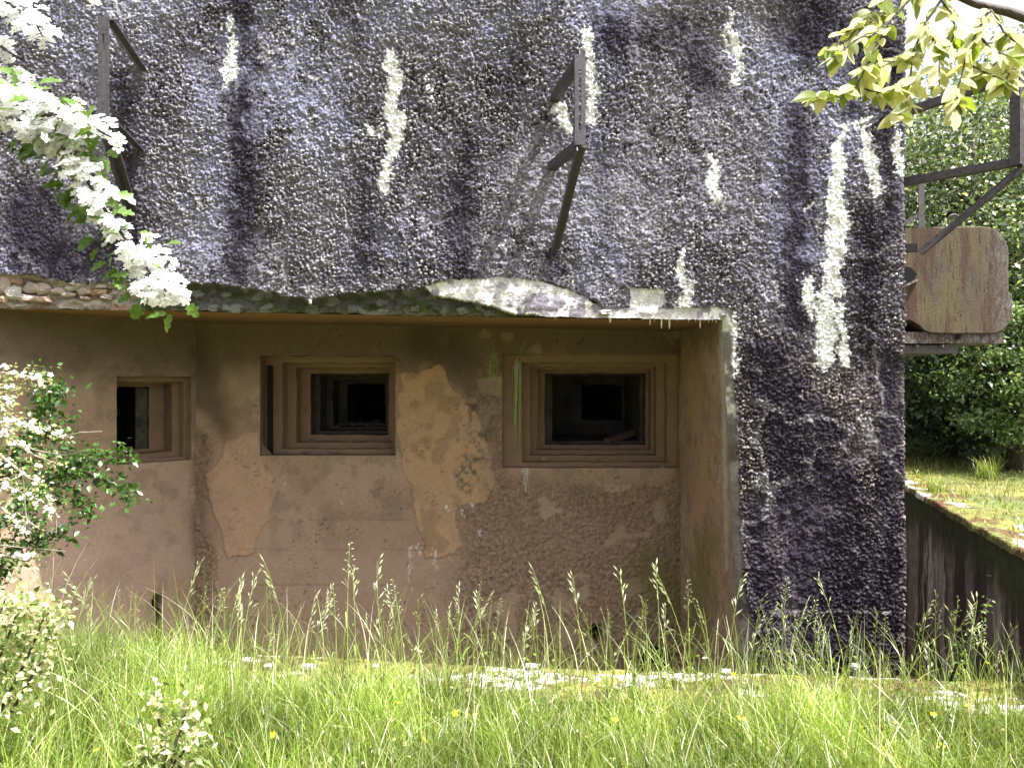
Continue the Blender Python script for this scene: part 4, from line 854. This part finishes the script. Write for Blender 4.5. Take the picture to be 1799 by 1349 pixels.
HB = [([(-250, 60), (-60, 140), (20, 185), (90, 215), (135, 280), (170, 350), (215, 415), (255, 465), (285, 505), (310, 528)], 1.45, [16, 24, 52, 48, 32, 30, 36, 42, 38, 20]),
      ([(60, 200), (120, 205), (165, 225), (205, 245)], 1.43, [24, 32, 28, 14]), ([(-200, -60), (-40, -20), (20, 10), (60, 40), (75, 65)], 1.5, [30, 36, 36, 34, 16]),
      ([(-60, 60), (0, 80), (30, 100)], 1.5, [16, 14, 10]), ([(-60, 130), (10, 150), (50, 165)], 1.5, [34, 34, 20]), ([(265, 480), (262, 520), (250, 540)], 1.44, [4, 3, 7]), ([(120, 190), (125, 170)], 1.44, [8, 8]), ([(150, 0), (160, 8)], 1.5, [4, 6])]
Tb, Tl = [], []
for pts, Y0, rad in HB:
    Q = twig(pts, .006, .0015, haw, Y0+.02, Y0, name='branch')
    for i in range(len(pts)-1):
        (x0_, y0_), (x1_, y1_) = pts[i], pts[i+1]; L_ = math.hypot(x1_-x0_, y1_-y0_); n = int(L_*max(rad[i], 6)/24)
        if max(x0_, x1_) < -80: n //= 5
        for c_ in range(max(1, n//6)):
            t_ = random.random(); r_ = rad[i]*(1-t_)+rad[i+1]*t_; a_ = random.uniform(0, 6.28); q = .95*r_*math.sqrt(random.random()); ccx, ccy = x0_+(x1_-x0_)*t_+q*math.cos(a_), y0_+(y1_-y0_)*t_+q*math.sin(a_); cY = Y0+random.uniform(-.05, .05); cr = random.uniform(9, 19)
            cen = at(ccx, ccy, cY)
            for k in range(random.randint(6, 12)):
                b_ = random.uniform(0, 6.28); q = cr*math.sqrt(random.random()); p = at(ccx+q*math.cos(b_), ccy+q*math.sin(b_)*.8, cY+random.uniform(-.012, .012)); p.z += .004-.006*(q/cr)**2
                nn = Vector((.7*(q/cr)*math.cos(b_)+random.gauss(0, .25), -.65+random.gauss(0, .2), .75-.6*(q/cr)*math.sin(b_)+random.gauss(0, .2))); ax = nn.cross(Vector((random.random(), random.random(), random.random())))
                Tb.append(T_(p, ax, nn, random.uniform(.0075, .0105)))
        for k in range(int(L_/3.2)):
            t_ = random.random(); r_ = (rad[i]*(1-t_)+rad[i+1]*t_)*1.25+4; a_ = random.uniform(1.4, 4.6) if random.random() < .75 else random.uniform(0, 6.28)
            p = at(x0_+(x1_-x0_)*t_+r_*math.cos(a_), y0_+(y1_-y0_)*t_-r_*math.sin(a_)*.9, Y0+random.uniform(-.03, .05)); Tl.append(T_(p, (math.cos(a_)+random.gauss(0, .5), random.gauss(0, .5), -.5+random.gauss(0, .5)), (random.gauss(0, .5), -.6, .8), random.uniform(.022, .040)))
random.shuffle(Tb)
for T in Tb[:300]:
    o = bpy.data.objects.new('blossom', BM_); COL.objects.link(o); o.parent = haw; o.matrix_local = Matrix.Translation(-haw.location) @ T
stuffed('blossom_mass', BM_, Tb[300:], M['petal'], haw)
for i, T in enumerate(Tl[:300]):
    o = bpy.data.objects.new('leaf', HL[i % 2]); COL.objects.link(o); o.parent = haw; o.matrix_local = Matrix.Translation(-haw.location) @ T

# ------------------------------------------------------------ shrubs on the left
def shrub(name, label, base, limbs, leaf_n, leaf_s, colf, flowers=0, m='darkleaf', twm='bark', cat='shrub', fl_s=.009, spread=.05, leafpart='leaves'):
    s_ = empty(name, base, label=label, cat=cat); P = []; D = []; Tf = []
    mb = MB()
    for pts, Y0, Y1 in limbs:
        Q = [at(x_, y_, Y0+(Y1-Y0)*i/(len(pts)-1)) for i, (x_, y_) in enumerate(pts)]; mb.tube(Q, [.006*(1-.75*i/(len(Q)-1))+.001 for i in range(len(Q))], 5)
        tot = sum((Q[i+1]-Q[i]).length for i in range(len(Q)-1))
        for k in range(int(leaf_n*tot)):
            i = random.randrange(len(Q)-1); t_ = random.random(); p = Q[i].lerp(Q[i+1], t_); off = Vector((random.gauss(0, spread), random.gauss(0, spread), random.gauss(0, spread)))
            P.append(p+off); D.append(Vector((random.gauss(.3, .7), random.gauss(-.3, .6), random.gauss(-.1, .5))))
        for k in range(int(flowers*tot)):
            i = random.randrange(len(Q)-1); p = Q[i].lerp(Q[i+1], random.random())+Vector((random.gauss(0, spread*.45), random.gauss(0, spread*.5)-.02, random.gauss(0, spread*.45)+.01)); nn = Vector((random.gauss(.1, .5), -.7, .8+random.gauss(0, .3))); Tf.append(T_(p, nn.cross(Vector((random.random(), .3, random.random()))), nn, random.uniform(.8, 1.2)*fl_s))
    mb.obj('branches', M[twm], s_, True)
    P = np.array(P); D = np.array(D); n = len(P); o = leafcloud(leafpart, P, D, rng.uniform(.6, 1.25, n)*leaf_s, M[m], colf(n), s_); o['kind'] = 'stuff'
    if Tf:
        for T in Tf[:120]:
            o = bpy.data.objects.new('blossom', BM_); COL.objects.link(o); o.parent = s_; o.matrix_local = Matrix.Translation(-s_.location) @ T
        if Tf[120:]: stuffed('blossom_mass', BM_, Tf[120:], M['petal'], s_)
    return s_
dkc = lambda n: np.array([.055, .115, .025])[None]*rng.uniform(.6, 1.5, (n, 1))
plc = lambda n: np.where(rng.random((n, 1)) < .6, np.array([[.60, .60, .34]]), np.array([[.17, .25, .07]]))*rng.uniform(.7, 1.2, (n, 1))
grc = lambda n: np.where(rng.random((n, 1)) < .35, np.array([[.28, .34, .14]]), np.array([[.08, .15, .04]]))*rng.uniform(.6, 1.3, (n, 1))
random.seed(51)
shrub('leafy_shrub', 'dark green leafy shrub reaching right across the lower left wall below the small embrasure', at(-60, 1150, 3.4),
      [([(-80, 1000), (20, 900), (90, 840), (150, 810), (225, 800)], 3.2, 3.4), ([(90, 840), (150, 830), (200, 850), (235, 877)], 3.3, 3.4), ([(20, 900), (80, 860), (130, 880), (160, 905)], 3.2, 3.35),
       ([(-80, 900), (20, 800), (60, 740), (95, 700), (110, 680)], 3.2, 3.4), ([(20, 800), (80, 760), (125, 735)], 3.3, 3.4), ([(-40, 1050), (30, 960), (80, 940), (130, 945)], 3.2, 3.3), ([(-60, 1080), (0, 1000), (30, 960)], 3.2, 3.2), ([(60, 740), (75, 700), (80, 650)], 3.4, 3.4), ([(-40, 850), (30, 830), (100, 790), (180, 795)], 3.25, 3.4), ([(-40, 960), (30, 900), (70, 910)], 3.1, 3.2)],
      560, .036, dkc, spread=.030)
shrub('blossoming_shrub', 'sunlit shrub of small white flowers and pale leaves at the left edge of the picture', at(-90, 1150, 2.7),
      [([(-120, 640), (0, 655), (50, 662), (85, 672)], 2.5, 2.6), ([(-120, 670), (0, 685), (32, 686)], 2.5, 2.6), ([(-120, 690), (0, 720), (40, 745), (80, 755), (120, 768)], 2.55, 2.6), ([(-100, 740), (0, 760), (60, 800), (100, 815)], 2.5, 2.6),
       ([(-100, 820), (0, 850), (50, 870), (100, 895)], 2.4, 2.5), ([(-100, 860), (0, 890), (40, 920), (60, 935)], 2.4, 2.5), ([(-100, 780), (0, 800), (50, 840), (75, 850)], 2.4, 2.5), ([(-100, 960), (0, 975), (50, 985), (60, 975)], 2.5, 2.5), ([(-60, 830), (0, 780), (20, 740)], 2.5, 2.5), ([(-60, 700), (10, 700), (20, 720)], 2.45, 2.5)],
      420, .017, plc, flowers=60, twm='twig', spread=.019, fl_s=.0085)
shrub('pale_leaved_bush', 'bush of bright cream and green leaves low in the left corner', at(-20, 1200, 2.7),
      [([(-40, 1230), (0, 1150), (30, 1080), (40, 1045)], 2.8, 2.8), ([(0, 1250), (50, 1150), (75, 1090), (90, 1070)], 2.8, 2.85), ([(-60, 1150), (0, 1080), (10, 1050)], 2.7, 2.75), ([(20, 1250), (60, 1180), (95, 1130)], 2.75, 2.8)],
      850, .030, plc, spread=.04)
shrub('pale_leaved_plant', 'small upright plant with glowing cream leaves in the foreground grass at lower left', at(290, 1345, 2.75),
      [([(290, 1370), (285, 1300), (275, 1240), (270, 1215)], 2.75, 2.75), ([(295, 1370), (310, 1300), (325, 1260), (330, 1225)], 2.72, 2.75), ([(290, 1360), (330, 1310), (350, 1290)], 2.7, 2.7), ([(285, 1360), (260, 1330), (250, 1310)], 2.72, 2.7), ([(300, 1370), (320, 1340), (340, 1335)], 2.68, 2.68)],
      420, .036, plc, spread=.03, cat='plant')
shrub('vetch_plant', 'fine leaved weed climbing at the right by the dark retaining wall', at(1680, 1200, 3.7),
      [([(1668, 1200), (1700, 1120), (1722, 1080), (1740, 1052)], 3.7, 3.65), ([(1668, 1200), (1690, 1140), (1735, 1100)], 3.7, 3.65)], 150, .022, lambda n: np.array([.16, .25, .06])[None]*rng.uniform(.7, 1.4, (n, 1)), spread=.015, cat='plant')
# dead twigs in front
dt = empty('dead_twig', at(-10, 985, 2.6), label='bare pale dead twigs poking right from the left hand shrubs', cat='twig')
for pts in ([(-20, 955), (40, 962), (80, 965), (115, 968)], [(95, 965), (94, 1000), (90, 1045)], [(0, 760), (60, 790), (110, 800), (150, 792), (180, 765)], [(80, 870), (100, 905), (98, 940)], [(100, 770), (140, 760), (178, 758)], [(30, 900), (70, 930), (100, 935)], [(40, 820), (45, 900), (55, 950)]):
    Q = [at(x_, y_, 2.6-.001*x_) for x_, y_ in pts]; mb = MB(); mb.tube(Q, [.0025, .002, .0015, .001, .0008][:len(Q)], 4); mb.obj('twig', M['twig'], dt)

# ------------------------------------------------------------ trees behind, right
random.seed(61); rng = np.random.default_rng(61)
def tree_behind(label, base, H, R, nclump, nleaf, size, tone, lowest, name='bushy_tree', pale=.25, flower=False):
    t = empty(name, base, label=label, cat='tree', group='leafy trees behind the retaining wall'); B = np.array(base)
    mb = MB(); top = Vector(base)+Vector((0, 0, H*.85)); mb.tube([Vector(base)-Vector((0, 0, .1)), Vector(base).lerp(top, .4)+Vector((.1, 0, 0)), top], [.10, .07, .02], 8); mb.obj('trunk', M['bark'], t, True)
    u = rng.normal(size=(nclump, 3)); u /= np.linalg.norm(u, axis=1, keepdims=True); rad = rng.uniform(.45, 1, (nclump, 1))**.5
    c = u*rad*np.array([R, R, (H-lowest)/2])+B+np.array([0, 0, lowest+(H-lowest)/2]); c += rng.normal(size=c.shape)*.15
    mb = MB()
    for q in c[::max(1, nclump//34)]:
        s0 = Vector(base)+Vector((0, 0, random.uniform(.3, .7)*H)); e_ = Vector(q); mb.tube([s0, s0.lerp(e_, .5)+Vector((0, 0, .15)), e_], [.03, .016, .004], 5)
    mb.obj('limbs', M['bark'], t, True)
    k = rng.integers(0, nclump, nleaf); cs = rng.uniform(.16, .36, nclump)*R*.42
    g_ = rng.normal(size=(nleaf, 3))*cs[k][:, None]*np.array([1.2, 1.2, .55]); P = c[k]+g_
    P = P[P[:, 2] > B[2]+.02]; n = len(P); k = k[:n]
    D = rng.normal(size=(n, 3))+np.array([0, -.5, -.35]); tone_ = np.array(tone)[None]*rng.uniform(.6, 1.5, (n, 1)); yl = rng.random(n) < pale; tone_[yl] = tone_[yl]*.4+np.array([.21, .25, .13])  # paler leaves paint haze and whitish highlights into the crown
    if flower: fl = rng.random(n) < .11; tone_[fl] = (.7, .7, .62)  # white share covers flowers and painted-in highlights
    o = leafcloud('crown', P, D, rng.uniform(.6, 1.3, n)*size, M['darkleaf'], tone_, t); o['kind'] = 'stuff'
    return t
tree_behind('broad sunlit tree directly behind the rusty housing', (6.3, 10.6, .62), 5.2, 2.1, 240, 46000, .075, (.085, .135, .058), .9, flower=True)
tree_behind('tree at the right edge behind the bracket', (8.4, 11.6, .62), 5.4, 2.3, 200, 32000, .085, (.08, .13, .055), .0, flower=True)
tree_behind('dark tree deeper back, showing beside the bunker corner', (6.2, 12.9, .62), 5.0, 2.4, 200, 26000, .10, (.05, .09, .03), .0)
tree_behind('distant tree filling the gap between the nearer two', (9.5, 15.2, .62), 5.6, 2.8, 150, 16000, .11, (.045, .085, .03), .2)
tree_behind('tree behind the bunker roof line, mostly hidden by it', (1.5, 14.5, .62), 4.2, 2.6, 90, 7000, .11, (.05, .09, .03), .5)
tree_behind('low dense thicket added to deepen the shade under the trees beside the bunker', (5.75, 10.2, .62), 2.5, 1.5, 140, 24000, .075, (.035, .07, .022), .0, name='thicket', pale=.08)  # dark-leaved bush added to fill the gap with shade
tree_behind('hedge like tree far right beyond the terrace', (11.8, 12.5, .62), 6.0, 2.8, 120, 9000, .11, (.05, .09, .03), .1)
lb = tree_behind('low branch mass hanging over the mossy terrace below the housing', (5.75, 8.9, .62), 2.0, .95, 110, 14000, .052, (.09, .16, .045), .35, name='leafy_bush', pale=.35)
# far woodland
n = 16000; a_ = rng.uniform(-1.0, 1.35, n); rr = rng.uniform(22, 30, n); P = np.stack([np.sin(a_)*rr, np.cos(a_)*rr, .6+rng.uniform(0, 1, n)**.8*(4.6+1.6*np.sin(a_*9)+1.2*np.sin(a_*23))], -1)
o = leafcloud('far_woodland', P, rng.normal(size=(n, 3)), rng.uniform(.4, .8, n), M['darkleaf'], np.array([.045, .085, .028])[None]*rng.uniform(.6, 1.5, (n, 1))); tag(o, 'hazy far woodland seen as one mass behind the nearer trees', 'woodland', kind='stuff')
